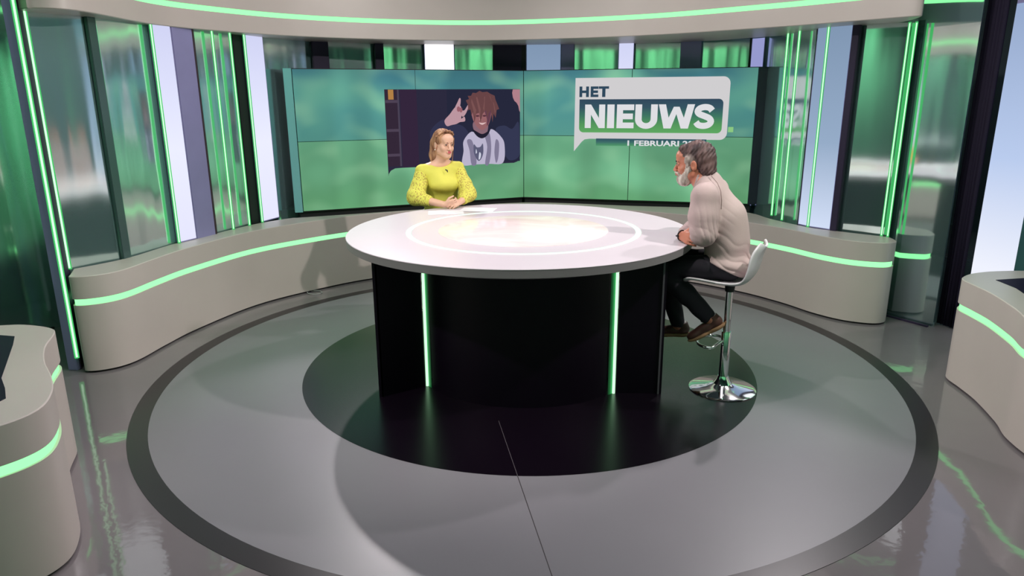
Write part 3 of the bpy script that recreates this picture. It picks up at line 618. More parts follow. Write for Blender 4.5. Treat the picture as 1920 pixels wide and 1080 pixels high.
# ------------------------------------------------------------------ stools
D1 = Vector((-.86, .50, 0)).normalized()
def stool(base, fwd, zs, label):
    base = Vector((base[0], base[1], .004)); t = empty('bar_stool', base, label=label, cat='stool', group='white swivel bar stools at the round table')
    lathe('foot_plate', base, [(.227, 0), (.228, .006), (.21, .014), (.12, .026), (.065, .045), (.045, .075), (.036, .10)], M_chrome, t, 64)
    lathe('gas_sleeve', base, [(.033, .098), (.033, .42), (.030, .425)], M_chrome, t, 32)
    lathe('gas_rod', base, [(.024, .42), (.024, zs-.05)], M_chrome, t, 24)
    lathe('seat_mount', base, [(.03, zs-.09), (.034, zs-.05), (.07, zs-.022)], M_blackm, t, 24)
    lat = Vector((-fwd.y, fwd.x, 0)); c = Vector(base)
    pts = [c+lat*.03+Vector((0, 0, .37))]
    for i in range(21):
        a = -PI*.60+PI*1.2*i/20; pts.append(c+fwd*(.09+.10*math.cos(a))+lat*(.14*math.sin(a))*-1+Vector((0, 0, .335)))
    pts.append(c-lat*.03+Vector((0, 0, .37)))
    tube('foot_ring', [c+lat*.03+Vector((0, 0, .37))]+pts[1:-1][::-1]+[c-lat*.03+Vector((0, 0, .37))], .010, M_chrome, t, 10)
    # moulded shell
    prof = catmull([Vector(p) for p in [(-.235, -.022), (-.20, 0.0), (-.12, .0), (0, -.008), (.10, -.004), (.155, .022), (.185, .085), (.203, .16), (.224, .222), (.238, .250)]], 5)
    vs = []; fs = []; nv = 16; off = -.035
    for i, p in enumerate(prof):
        s = i/(len(prof)-1); wd = .205*(1-.35*max(0, s-.55)/.45*max(0, s-.55)/.45) * (1 if s > .1 else (.75+.25*math.sqrt(max(0, 1-((.1-s)/.1)**2))))
        for j in range(nv+1):
            v = -1+2*j/nv
            rise = .028*abs(v)**3; curl = -.028*abs(v)**2.5*max(0, min(1, (s-.5)*3)); wd_ = wd*math.sqrt(1-.72*max(0, (s-.72)/.28)**2.4) 
            q = c-fwd*(p.x+off+curl)+lat*(wd_*v)+Vector((0, 0, zs+p.y+rise*(1-max(0, s-.6)))); 
            vs.append(tuple(q))
    for i in range(len(prof)-1):
        for j in range(nv): a = i*(nv+1)+j; fs.append((a, a+1, a+nv+2, a+nv+1))
    o = raw('seat_shell', vs, fs, mat('white_plastic', rgb(205, 200, 204), .3), t, True)
    m = o.modifiers.new('s', 'SOLIDIFY'); m.thickness = .018; m.offset = -1
    m = o.modifiers.new('b', 'SUBSURF'); m.levels = 1; m.render_levels = 1
    return t
stool((1.473, 4.585), D1, .80, 'white shell bar stool with chrome pole under the seated man')
WF = Vector((math.sin(.4), -math.cos(.4), 0))
stool((-.66, 6.62), WF, .69, 'white shell bar stool hidden behind the table under the woman in yellow')

# ------------------------------------------------------------------ signed distance modelling for people
class Field:
    def __init__(s, lo, hi, h, org=(0, 0, 0)):
        s.h = h; s.lo = np.array(lo, float)-3*h; n = np.ceil((np.array(hi, float)+3*h-s.lo)/h).astype(int)+1; s.n = n
        s.V = np.full(n, 1., np.float32)
        s.ax = [(s.lo[i]+h*np.arange(n[i])).astype(np.float32) for i in range(3)]
    def sub(s, a, b):
        i0 = np.clip(np.floor((a-s.lo)/s.h).astype(int), 0, s.n-1); i1 = np.clip(np.ceil((b-s.lo)/s.h).astype(int)+1, 1, s.n)
        sl = tuple(slice(i0[i], max(i1[i], i0[i]+1)) for i in range(3))
        return sl, s.ax[0][sl[0]][:, None, None], s.ax[1][sl[1]][None, :, None], s.ax[2][sl[2]][None, None, :]
    def comb(s, sl, d, k, op):
        v = s.V[sl]
        if op == 'u':
            h = np.maximum(k-np.abs(v-d), 0)/max(k, 1e-6); s.V[sl] = np.minimum(v, d)-h*h*k*.25
        else:
            d = -d; h = np.maximum(k-np.abs(v-d), 0)/max(k, 1e-6); s.V[sl] = np.maximum(v, d)+h*h*k*.25
    def cap(s, a, b, r1, r2=None, k=.02, op='u'):
        r2 = r1 if r2 is None else r2; a = np.array(a, float); b = np.array(b, float); R = max(r1, r2)+k+3*s.h
        sl, X, Y, Z = s.sub(np.minimum(a, b)-R, np.maximum(a, b)+R)
        ba = b-a; q = max(ba@ba, 1e-9)
        t = np.clip(((X-a[0])*ba[0]+(Y-a[1])*ba[1]+(Z-a[2])*ba[2])/q, 0, 1)
        d = np.sqrt((X-a[0]-ba[0]*t)**2+(Y-a[1]-ba[1]*t)**2+(Z-a[2]-ba[2]*t)**2)-(r1+(r2-r1)*t)
        s.comb(sl, d.astype(np.float32), k, op)
    def ell(s, c, r, ax=None, k=.02, op='u'):
        c = np.array(c, float); r = np.array(r, float); R = r.max()+k+3*s.h
        sl, X, Y, Z = s.sub(c-R, c+R)
        A = np.eye(3) if ax is None else np.array([list(v) for v in ax], float)
        P = [(X-c[0])*A[i][0]+(Y-c[1])*A[i][1]+(Z-c[2])*A[i][2] for i in range(3)]
        k0 = np.sqrt(sum((P[i]/r[i])**2 for i in range(3))); k1 = np.sqrt(sum((P[i]/r[i]**2)**2 for i in range(3)))
        s.comb(sl, (k0*(k0-1)/np.maximum(k1, 1e-6)).astype(np.float32), k, op)
    def chain(s, pts, rs, k=.02, op='u'):
        for i in range(len(pts)-1): s.cap(pts[i], pts[i+1], rs[i], rs[i+1], k, op)
    def halfspace(s, c, n, k=.004):        # removes the side n points to
        c = np.array(c, float); n = np.array(n, float); n /= np.linalg.norm(n)
        X, Y, Z = s.ax[0][:, None, None], s.ax[1][None, :, None], s.ax[2][None, None, :]
        d = (X-c[0])*n[0]+(Y-c[1])*n[1]+(Z-c[2])*n[2]; s.V = np.maximum(s.V, d.astype(np.float32))
    def disp(s, fn, band=.03):
        idx = np.nonzero(np.abs(s.V) < band)
        s.V[idx] += fn(s.ax[0][idx[0]], s.ax[1][idx[1]], s.ax[2][idx[2]]).astype(np.float32)
    def mesh(s, name, m, parent, smooth=0):
        V = s.V; S = V < 0; n = np.array(V.shape)-1
        cnt = np.zeros(n, np.uint8)
        for dx in (0, 1):
            for dy in (0, 1):
                for dz in (0, 1): cnt += S[dx:dx+n[0], dy:dy+n[1], dz:dz+n[2]]
        I = np.argwhere((cnt > 0) & (cnt < 8)); ids = np.full(n, -1, np.int32); ids[tuple(I.T)] = np.arange(len(I))
        acc = np.zeros((len(I), 3)); c = np.zeros(len(I))
        for ax in range(3):
            o1, o2 = [i for i in range(3) if i != ax]
            for p in (0, 1):
                for q in (0, 1):
                    A = I.copy(); A[:, o1] += p; A[:, o2] += q; B = A.copy(); B[:, ax] += 1
                    va = V[tuple(A.T)]; vb = V[tuple(B.T)]; mk = (va < 0) != (vb < 0)
                    t = np.where(mk, va/np.where(mk, va-vb, 1), 0)
                    P = np.zeros((len(I), 3)); P[:, ax] = t; P[:, o1] = p; P[:, o2] = q
                    acc += P*mk[:, None]; c += mk
        verts = s.lo+s.h*(I+acc/c[:, None])
        faces = []
        for ax in range(3):
            o1, o2 = [(1, 2), (2, 0), (0, 1)][ax]
            sa = [slice(0, -1)]*3; sa[o1] = slice(1, -1); sa[o2] = slice(1, -1); sb = list(sa)
            sa[ax] = slice(0, -1); sb[ax] = slice(1, None)
            Sa, Sb = S[tuple(sa)], S[tuple(sb)]; E = np.argwhere(Sa != Sb)
            if not len(E): continue
            inside = Sa[tuple(E.T)]; E[:, o1] += 1; E[:, o2] += 1
            q = []
            for p, r in ((-1, -1), (0, -1), (0, 0), (-1, 0)):
                C = E.copy(); C[:, o1] += p; C[:, o2] += r; q.append(ids[tuple(C.T)])
            q = np.stack(q, 1); q[~inside] = q[~inside][:, ::-1]; faces.append(q)
        F = np.concatenate(faces)
        off = np.zeros(3); p = parent
        while p is not None: off += np.array(p.location); p = p.parent
        me = bpy.data.meshes.new(name); me.vertices.add(len(verts)); me.vertices.foreach_set('co', (verts-off).astype(np.float32).ravel())
        me.loops.add(F.size); me.loops.foreach_set('vertex_index', F.astype(np.int32).ravel())
        me.polygons.add(len(F)); me.polygons.foreach_set('loop_start', np.arange(0, F.size, 4, dtype=np.int32)); me.polygons.foreach_set('loop_total', np.full(len(F), 4, np.int32))
        me.update(calc_edges=True); me.validate(); me.polygons.foreach_set('use_smooth', [True]*len(me.polygons)); me.materials.append(m)
        o = bpy.data.objects.new(name, me); COL.objects.link(o); o.parent = parent
        if smooth: mm = o.modifiers.new('sm', 'SMOOTH'); mm.factor = .5; mm.iterations = smooth
        return o

class Frame:
    def __init__(s, c, fwd, up=(0, 0, 1), scale=1.):
        s.c = Vector(c); s.f = Vector(fwd).normalized(); s.r = s.f.cross(Vector(up)).normalized(); s.u = s.r.cross(s.f); s.s = scale
    def p(s, x, y, z): return s.c+(s.r*x+s.f*y+s.u*z)*s.s
    @property
    def ax(s): return (s.r, s.f, s.u)

def head(F, H, male=False):
    e = lambda c, r, k=.015, op='u': F.ell(H.p(*c), [x*H.s for x in r], H.ax, k, op)
    c = lambda a, b, r1, r2, k=.012, op='u': F.cap(H.p(*a), H.p(*b), r1*H.s, r2*H.s, k, op)
    e((0, -.015, .035), (.074, .095, .085)); e((0, .022, -.035), (.060, .068, .078), .03)
    e((0, .060, -.088), (.030, .028, .022), .03); c((-.050, .01, -.060), (0, .055, -.092), .022, .02, .03); c((.050, .01, -.060), (0, .055, -.092), .022, .02, .03)
    e((-.036, .062, -.028), (.024, .022, .022), .02); e((.036, .062, -.028), (.024, .022, .022), .02)
    c((-.030, .082, .024), (.030, .082, .024), .009, .009, .014); e((0, .066, .055), (.052, .03, .034), .03)
    c((0, .086, .012), (0, .108, -.030), .0075, .0115, .008)
    for sx in (-1, 1):
        e((sx*.012, .100, -.034), (.0085, .010, .0075), .005); e((sx*.030, .101, .004), (.017, .014, .011), .010, 's')
        e((sx*.030, .081, .004), (.0155, .0115, .0115), .003)
        e((sx*(.080 if male else .076), -.014, -.008), (.009, .019, .033), .005); e((sx*.090, -.009, -.006), (.008, .010, .019), .004, 's')
    e((0, .092, -.058), (.024, .012, .013), .008); 
def face_parts(H, body, lip_col, iris, brow_col, heavy=1.):
    ms = mat('eye_white', rgb(190, 176, 170), .3)
    for sx in (-1, 1):
        F = Field(H.p(sx*.03, .08, .004)-Vector((.022,)*3), H.p(sx*.03, .08, .004)+Vector((.022,)*3), .002)
        F.ell(H.p(sx*.030, .0835, .003), [.0115*H.s, .0115*H.s, .0046*H.s], H.ax, .001); ey = F.mesh('eye', ms, body)
        F = Field(H.p(sx*.03, .08, .004)-Vector((.022,)*3), H.p(sx*.03, .09, .004)+Vector((.022,)*3), .0015)
        F.ell(H.p(sx*.030+.002, .0930, .003), [.0058*H.s, .003*H.s, .0050*H.s], H.ax, .001); F.mesh('iris', mat('iris_'+iris, rgb(60, 50, 45), .2), ey)
        tube('eyebrow', [H.p(sx*x, y, z) for x, y, z in ((.012, .0955, .021), (.022, .0945, .0245), (.034, .087, .0255), (.044, .077, .021))], [.0022*heavy, .003*heavy, .0026*heavy, .001], brow_col, body, 8)
        tube('eyelash', [H.p(sx*x, y, z) for x, y, z in ((.018, .0925, .0075), (.026, .0965, .0105), (.036, .0935, .0095), (.043, .086, .006))], [.0012, .0022, .0022, .0012], mat('lash', rgb(40, 24, 24), .6), body, 6)
    for z, r in ((-.0535, .0042), (-.0625, .0052)):
        tube('lip', [H.p(x, y, z+dz) for x, y, dz in ((-.022, .090, -.002 if z > -.06 else .004), (-.011, .1015, .0012), (0, .1045, 0), (.011, .1015, .0012), (.022, .090, -.002 if z > -.06 else .004))], [.0012, r, r, r, .0012], lip_col, body, 8)

def hand(F, wrist, fwd, thumb, curl, s=1., spread=.0, k=.004, tcurl=.3):
    wv = Vector(wrist); f = Vector(fwd).normalized(); th = Vector(thumb); th = (th-f*th.dot(f)).normalized(); pn = hand.palm
    n = f.cross(th).normalized(); n = n if n.dot(pn) > 0 else -n     # n points out of the palm
    for o in (.030, .012, -.008, -.027): F.cap(wv+f*.012*s+th*o*.6*s, wv+f*(.088-abs(o-.006)*.25)*s+th*o*s, .0125*s, .0115*s, .012)
    lens = (.070, .078, .072, .056); offs = (.032, .0115, -.0095, -.029); rad = (.0088, .009, .0086, .0076)
    for i in range(4):
        c = curl[i]; p = wv+f*(.092-abs(offs[i]-.006)*.25)*s+th*offs[i]*s; ang = c*.8
        for j, pr in enumerate((.44, .31, .25)):
            d = (f*math.cos(ang)+n*math.sin(ang)+th*spread*(1.5-i)*.3).normalized(); q = p+d*lens[i]*pr*s
            F.cap(p, q, rad[i]*s*(1-.07*j), rad[i]*s*(.95-.08*j), k); p = q; ang += c
    p = wv+f*.030*s+th*.026*s; d = (f*.65+th*.75+n*.25).normalized(); q = p+d*.040*s; F.cap(p, q, .0135*s, .0115*s, .010)
    d2 = (f*(.9)+th*(.5-tcurl)+n*(.2+tcurl)).normalized(); r = q+d2*.030*s; F.cap(q, r, .0110*s, .0095*s, k); F.cap(r, r+(d2+n*.15*tcurl).normalized()*.024*s, .0095*s, .0075*s, k)

SK_W = mat('skin_woman', rgb(222, 176, 150), .45, var=.03, vscale=20); SK_M = mat('skin_man', rgb(196, 124, 100), .45, var=.05, vscale=25)
for m_ in (SK_W, SK_M):
    b_ = m_.node_tree.nodes['Principled BSDF']; b_.inputs['Subsurface Weight'].default_value = .08; b_.inputs['Subsurface Radius'].default_value = (.02, .008, .005)
NP = np
def folds(amp, items):
    def f(X, Y, Z):
        r = 0
        for (kx, ky, kz, ph, a) in items: r = r+a*NP.sin(kx*X+ky*Y+kz*Z+ph+1.3*NP.sin(.4*kx*Y+.5*kz*X))
        return r*amp
    return f

def hair_mat(name, c1, c2, sc, grey=None):
    m = bpy.data.materials.new(name); m.use_nodes = True; nt = m.node_tree; N = nt.nodes; Lk = nt.links; b = N['Principled BSDF']; b.inputs['Roughness'].default_value = .62
    tc = N.new('ShaderNodeTexCoord'); mp = N.new('ShaderNodeMapping'); mp.inputs['Scale'].default_value = sc; n = N.new('ShaderNodeTexNoise'); n.inputs['Scale'].default_value = 30; n.inputs['Detail'].default_value = 3
    Lk.new(tc.outputs['Object'], mp.inputs[0]); Lk.new(mp.outputs[0], n.inputs[0]); cr = N.new('ShaderNodeValToRGB'); cr.color_ramp.elements[0].position = .36; cr.color_ramp.elements[1].position = .66
    cr.color_ramp.elements[0].color = c1; cr.color_ramp.elements[1].color = c2; Lk.new(n.outputs[0], cr.inputs[0]); outc = cr.outputs[0]
    for gp_ in (grey or []):                # greyed temples
        gm = N.new('ShaderNodeNewGeometry'); dn = N.new('ShaderNodeVectorMath'); dn.operation = 'DISTANCE'; dn.inputs[1].default_value = gp_; Lk.new(gm.outputs['Position'], dn.inputs[0])
        mr = N.new('ShaderNodeMapRange'); mr.inputs[1].default_value = .022; mr.inputs[2].default_value = .058; mr.inputs[3].default_value = .85; mr.inputs[4].default_value = 0; Lk.new(dn.outputs['Value'], mr.inputs[0])
        mx = N.new('ShaderNodeMix'); mx.data_type = 'RGBA'; mx.inputs[7].default_value = rgb(188, 172, 164); Lk.new(mr.outputs[0], mx.inputs[0]); Lk.new(outc, mx.inputs[6]); outc = mx.outputs[2]
    Lk.new(outc, b.inputs['Base Color'])
    bp = N.new('ShaderNodeBump'); bp.inputs['Strength'].default_value = .5; bp.inputs['Distance'].default_value = .004; Lk.new(n.outputs[0], bp.inputs['Height']); Lk.new(bp.outputs[0], b.inputs['Normal']); return m

# ------------------------------------------------------------------ the woman in yellow
def woman():
    t = empty('person', (-.66, 6.5, 0), label='woman in a bright yellow knitted top with long fair hair, seated behind the table', cat='person')
    lft = Vector((WF.y*-1, WF.x, 0)); lft = Vector((math.cos(.4), math.sin(.4), 0))   # her left side
    H = Frame((-.598, 6.37, 1.585), (math.sin(.62), -math.cos(.62), -.06), (.03, 0, 1), 1.02)
    nb = Vector((-.635, 6.42, 1.415)); shR = Vector((-.795, 6.34, 1.355)); shL = Vector((-.485, 6.47, 1.360))
    elR = Vector((-.850, 6.235, 1.125)); wrR = Vector((-.585, 6.105, 1.088)); elL = Vector((-.392, 6.34, 1.135)); wrL = Vector((-.452, 6.165, 1.10))
    F = Field((-1.0, 5.98, .1), (-.25, 6.9, 1.75), .0042)
    head(F, H)
    F.chain([H.p(0, -.03, -.06), H.p(0, -.045, -.12), nb, nb+Vector((-.01, .01, -.08))], [.050, .049, .056, .085], .03)
    F.ell((-.64, 6.43, 1.26), (.155, .10, .16), (lft, WF, Vector((0, 0, 1))), .04); F.ell((-.65, 6.50, .98), (.14, .10, .18), (lft, WF, Vector((0, 0, 1))), .05)
    F.cap(nb, shR, .045, .05, .04); F.cap(nb, shL, .045, .05, .04)
    F.chain([shR, elR, elR.lerp(wrR, .35), wrR], [.052, .040, .038, .026], .02); F.chain([shL, elL, elL.lerp(wrL, .4), wrL], [.052, .040, .037, .026], .02)
    hand.palm = Vector((.2, .5, -1)); hand(F, wrR, (.95, -.05, .12), (.1, -.35, .9), (.75, .8, .85, .9), .90, 0, .004, .5)
    hand.palm = Vector((-.6, .5, -.6)); hand(F, wrL, (-.55, -.62, -.12), (-.5, .4, .7), (.55, .6, .6, .65), .90, .1, .004, .4)
    kn = (Vector((-.60, 6.18, .80)), Vector((-.40, 6.22, .80))); hp = (Vector((-.74, 6.55, .85)), Vector((-.57, 6.62, .85))); an = (Vector((-.60, 6.30, .40)), Vector((-.42, 6.34, .40)))
    for h, k_, a_ in zip(hp, kn, an): F.chain([h, k_, a_], [.085, .058, .036], .03)
    F.halfspace((0, 0, .16), (0, 0, -1))
    body = F.mesh('body', SK_W, t, 1)
    face_parts(H, body, mat('lip_rose', rgb(200, 92, 100), .35), 'brown', mat('brow_light', rgb(120, 78, 58), .7))
    lathe('earring', H.p(.082, -.010, -.045), [(.0045, -.004), (.006, 0), (.004, .005)], mat('pearl', rgb(235, 228, 220), .2), body, 10)
    # knitted top
    yel = mat('yellow_knit', rgb(214, 210, 88), .75, bump=.25, bscale=220, var=.03, vscale=8)
    ax = (lft, WF, Vector((0, 0, 1)))
    F = Field((-.98, 6.10, .86), (-.30, 6.70, 1.47), .0045)
    F.ell((-.635, 6.415, 1.275), (.170, .118, .165), ax, .04); F.cap(nb+Vector((0, 0, -.045)), shR, .052, .062, .05); F.cap(nb+Vector((0, 0, -.045)), shL, .052, .062, .05)
    F.ell((-.60, 6.33, 1.235), (.135, .065, .065), ax, .05)
    F.ell((-.64, 6.46, 1.08), (.160, .125, .17), ax, .06); F.ell((-.65, 6.50, .97), (.165, .13, .12), ax, .05)
    nk = H.p(0, -.045, -.12)
    F.ell(nb+Vector((.006, -.035, .028)), (.098, .092, .060), ax, .012, 's'); F.cap(nb, nb+Vector((0, 0, .1)), .07, .075, .01, 's')
    F.disp(folds(.0035, [(6, 10, 26, 0, 1), (14, -8, -18, 1.2, .7), (-10, 20, 40, 2.5, .4)]))
    F.mesh('knit_top', yel, t, 2)
    # crochet sleeves
    sm = bpy.data.materials.new('crochet_sleeve'); sm.use_nodes = True; nt = sm.node_tree; N = nt.nodes; b = N['Principled BSDF']; b.inputs['Roughness'].default_value = .8
    tc = N.new('ShaderNodeTexCoord'); mp = N.new('ShaderNodeMapping'); mp.inputs['Scale'].default_value = (1.1, 1.1, .48); mp.inputs['Rotation'].default_value = (0, .5, 0); v = N.new('ShaderNodeTexVoronoi'); v.inputs['Scale'].default_value = 74; v.inputs['Randomness'].default_value = .8
    nt.links.new(tc.outputs['Object'], mp.inputs[0]); nt.links.new(mp.outputs[0], v.inputs[0]); cr = N.new('ShaderNodeValToRGB'); cr.color_ramp.elements[0].position = .20; cr.color_ramp.elements[1].position = .46
    cr.color_ramp.elements[0].color = rgb(152, 112, 62); cr.color_ramp.elements[1].color = rgb(214, 209, 90); nt.links.new(v.outputs[0], cr.inputs[0]); nt.links.new(cr.outputs[0], b.inputs['Base Color'])
    bp = N.new('ShaderNodeBump'); bp.inputs['Strength'].default_value = .8; bp.inputs['Distance'].default_value = .004; nt.links.new(v.outputs[0], bp.inputs['Height']); nt.links.new(bp.outputs[0], b.inputs['Normal'])
    for sh, el, wr, q in ((shR, elR, wrR, .42), (shL, elL, wrL, .55)):
        c = el.lerp(wr, q); a = Vector(NP.minimum(NP.minimum(sh, el), c))-Vector((.12,)*3); bb = Vector(NP.maximum(NP.maximum(sh, el), c))+Vector((.12,)*3)
        F = Field(a, bb, .0045); mid = sh.lerp(el, .55)
        F.chain([sh+Vector((0, 0, -.008)), mid, el+Vector((0, 0, .012)), c], [.060, .067, .073, .050], .035)
        F.disp(folds(.0025, [(20, 10, 50, 0, 1), (-30, 20, 30, 1, .7)]))
        sl = F.mesh('sleeve', sm, t, 1)
        d = (wr-el).normalized(); F = Field(c-Vector((.08,)*3), c+Vector((.08,)*3), .003); F.cap(c-d*.004, c+d*.030, .049, .044, .004); F.halfspace(c+d*.034, d); F.halfspace(c-d*.02, -d); F.mesh('cuff', yel, sl)
    # trousers and boots
    F = Field((-.95, 6.05, .30), (-.3, 6.8, 1.06), .0065)
    F.ell((-.655, 6.55, .88), (.175, .14, .14), ax, .04)
    for h, k_, a_ in zip(hp, kn, an): F.chain([h, k_, k_.lerp(a_, .9)], [.098, .070, .050], .03)
    F.mesh('trousers', mat('dark_trousers', rgb(30, 28, 40), .8), t, 1)
    for a_ in an:
        F = Field(a_-Vector((.12, .22, .14)), a_+Vector((.12, .1, .1)), .005); F.chain([a_+Vector((0, .015, -.03)), a_+WF*.13+Vector((0, 0, -.065))], [.042, .034], .02); F.halfspace(a_+Vector((0, 0, -.095)), (0, 0, -1)); F.mesh('shoe', M_blackm, t, 1)
    # hair: swept back at the sides with a braid around the crown, long behind
    hm = hair_mat('fair_hair', rgb(116, 74, 50), rgb(196, 150, 112), (1, 1, .25))
    F = Field(H.p(0, 0, 0)-Vector((.17, .17, .26)), H.p(0, 0, 0)+Vector((.17, .2, .17)), .0032)
    e = lambda c, r, k=.015, op='u': F.ell(H.p(*c), [x*H.s for x in r], H.ax, k, op)
    e((0, -.022, .042), (.084, .104, .092)); e((0, -.075, -.02), (.070, .05, .10), .03)
    F.chain([H.p(-.045, -.085, 0), H.p(-.055, -.085, -.10), H.p(-.060, -.075, -.175)], [.045, .040, .024], .03)
    F.chain([H.p(.035, -.09, 0), H.p(.045, -.085, -.10), H.p(.055, -.07, -.19)], [.045, .042, .026], .03)
    F.chain([H.p(0, -.09, 0), H.p(0, -.095, -.10), H.p(0, -.09, -.20)], [.055, .045, .026], .03)
    e((0, .105, -.035), (.080, .088, .098), .006, 's'); [e((sx*.090, .012, -.045), (.034, .048, .062), .006, 's') for sx in (-1, 1)]
    c_ = H.c; r_ = H.r; f_ = H.f
    def strands(X, Y, Z):
        x = (X-c_.x)*r_.x+(Y-c_.y)*r_.y; y = (X-c_.x)*f_.x+(Y-c_.y)*f_.y; a = NP.arctan2(x, -y+.02); return .0022*NP.sin(a*34+Z*25)+.0012*NP.sin(a*61-Z*40)
    F.disp(strands); hr = F.mesh('hair', hm, body)
    P = [H.p(.084*math.cos(a), -.02+.075*math.sin(a)*.9, .088+.028*math.sin(a)*-1) for a in [PI*i/20 for i in range(21)]]
    P = [H.p(.078*math.cos(a), .004+.052*math.sin(a), .066+.052*math.sin(a)) for a in [PI*(i/28) for i in range(29)]]
    tube('braid', P, [.010+.004*math.sin(i*1.6) for i in range(29)], hm, hr, 8)
    tube('hair_strand', [H.p(-.066, .055, .060), H.p(-.080, .030, 0), H.p(-.080, .02, -.08), H.p(-.083, .01, -.165)], [.004, .0045, .004, .0015], hm, hr, 6)
    # clip microphone, rings
    mp_ = at = Vector((-.572, 6.298, 1.365))
    tube('clip_microphone', [mp_+Vector((-.012, 0, .004)), mp_+Vector((.004, -.012, -.002)), mp_+Vector((.008, -.012, -.018))], [.005, .006, .003], M_blackm, t, 8)
    return t
woman()

# ------------------------------------------------------------------ the man in the pale sweater
def man():
    t = empty('person', (1.45, 4.62, 0), label='grey bearded man in pale sweater and dark trousers, arms folded on the table', cat='person')
    up = Vector((0, 0, 1)); D = D1; LF = Vector((-.50, -.86, 0)).normalized()
    H = Frame((1.208, 4.745, 1.556), (-.93, .30, -.10), (0, 0, 1), 1.06)
    nb = Vector((1.30, 4.715, 1.44)); shL = Vector((1.245, 4.53, 1.365)); shR = Vector((1.42, 4.87, 1.365))
    elL = Vector((1.232, 4.485, 1.112)); wrL = Vector((1.235, 4.75, 1.10)); elR = Vector((1.325, 4.935, 1.12)); wrR = Vector((1.135, 4.625, 1.092))
    hpL = Vector((1.44, 4.56, .885)); hpR = Vector((1.50, 4.70, .885)); knL = Vector((1.02, 4.70, .855)); knR = Vector((1.09, 4.92, .86)); anL = Vector((1.350, 4.575, .525)); anR = Vector((1.205, 4.86, .385))
    F = Field((.92, 4.28, .30), (1.72, 5.12, 1.77), .0046)
    head(F, H, True)
    F.chain([H.p(0, -.035, -.05), H.p(0, -.055, -.11), nb], [.060, .062, .070], .03)
    F.ell((1.36, 4.70, 1.28), (.15, .09, .12), (LF, D, up), .05); F.ell((1.44, 4.65, 1.05), (.155, .115, .2), (LF, D, up), .05)
    F.cap(nb, shL, .05, .055, .04); F.cap(nb, shR, .05, .055, .04)
    F.chain([shL, elL, wrL], [.058, .045, .030], .02); F.chain([shR, elR, wrR], [.058, .045, .030], .02)
    hand.palm = Vector((.75, .3, .1)); hand(F, wrR+Vector((-.002, -.006, 0)), (.30, -.94, -.02), (.25, .10, .95), (.55, .55, .55, .56), 1.12, .05, .004, .0)
    hand.palm = Vector((.5, 0, -.6)); hand(F, wrL, (.15, .95, .05), (0, .1, 1), (.3, .3, .3, .3), .98, .05, .004, .1)
    F.chain([hpL, knL, anL], [.075, .062, .042], .03); F.chain([hpR, knR, anR], [.075, .062, .042], .03)
    body = F.mesh('body', SK_M, t, 1)
    gb = mat('brow_dark', rgb(60, 46, 44), .8); face_parts(H, body, mat('lip_dull', rgb(168, 100, 90), .5), 'brown', gb, 2.2)
    # beard and moustache
    F = Field(H.p(0, .04, -.07)-Vector((.13,)*3), H.p(0, .04, -.07)+Vector((.13,)*3), .003)
    e = lambda c, r, k=.012, op='u': F.ell(H.p(*c), [x*H.s for x in r], H.ax, k, op)
    e((0, .052, -.094), (.050, .050, .046)); F.cap(H.p(-.060, .016, -.030), H.p(-.030, .055, -.095), .020, .032, .02); F.cap(H.p(.060, .016, -.030), H.p(.030, .055, -.095), .020, .032, .02)
    F.cap(H.p(-.066, .026, .025), H.p(-.060, .024, -.03), .008, .016, .015); F.cap(H.p(.066, .026, .025), H.p(.060, .024, -.03), .008, .016, .015)
    F.cap(H.p(-.030, .078, -.058), H.p(0, .1005, -.0455), .010, .009, .01); F.cap(H.p(.030, .078, -.058), H.p(0, .1005, -.0455), .010, .009, .01)
    e((0, .112, -.060), (.016, .012, .004), .003, 's')
    F.disp(lambda X, Y, Z: .0014*NP.sin(X*420+Z*120)*NP.sin(Y*380-Z*90)+.001*NP.sin(Z*300+X*500))
    F.mesh('beard', hair_mat('grey_beard', rgb(150, 132, 122), rgb(226, 216, 208), (1, 1, .4)), body)
    # hair
    F = Field(H.p(0, -.03, .03)-Vector((.17, .17, .19)), H.p(0, -.03, .03)+Vector((.17, .17, .15)), .0032)
    e = lambda c, r, k=.015, op='u': F.ell(H.p(*c), [x*H.s for x in r], H.ax, k, op)
    e((0, -.034, .045), (.087, .112, .096)); e((0, -.085, -.03), (.074, .060, .085), .04); F.cap(H.p(-.04, -.095, -.05), H.p(.04, -.095, -.05), .036, .036, .03)
    F.cap(H.p(-.03, .05, .098), H.p(.03, .05, .098), .026, .026, .02)
    e((0, .108, -.02), (.085, .082, .082), .008, 's'); 
    for sx in (-1, 1): e((sx*.092, .014, -.056), (.036, .046, .060), .010, 's'); F.cap(H.p(sx*.072, .030, .045), H.p(sx*.068, .026, -.010), .013, .009, .012)
    c_, r_, f_ = H.c, H.r, H.f
    def strands(X, Y, Z):
        x = (X-c_.x)*r_.x+(Y-c_.y)*r_.y; y = (X-c_.x)*f_.x+(Y-c_.y)*f_.y; return .0016*NP.sin(y*260+Z*120+2*NP.sin(Z*50))+.0012*NP.sin(y*190-Z*60+x*260)+.0035*NP.sin(y*60+x*50+Z*70)*NP.sin(Z*45-x*30)
    F.disp(strands); F.mesh('hair', hair_mat('greying_brown_hair', rgb(50, 32, 34), rgb(104, 78, 76), (1, 1, .35), [H.p(-.08, .022, .018), H.p(.08, .022, .018)]), body)
    # sweater
    sw = mat('pale_sweater', rgb(182, 160, 158), .8, bump=.15, bscale=260, var=.03, vscale=6)
    F = Field((1.0, 4.36, .76), (1.74, 5.14, 1.56), .0046)
    ax = (LF, D, up)
    F.ell((1.345, 4.70, 1.315), (.185, .120, .135), ax, .05); F.ell((1.425, 4.67, 1.18), (.180, .150, .17), ax, .06)
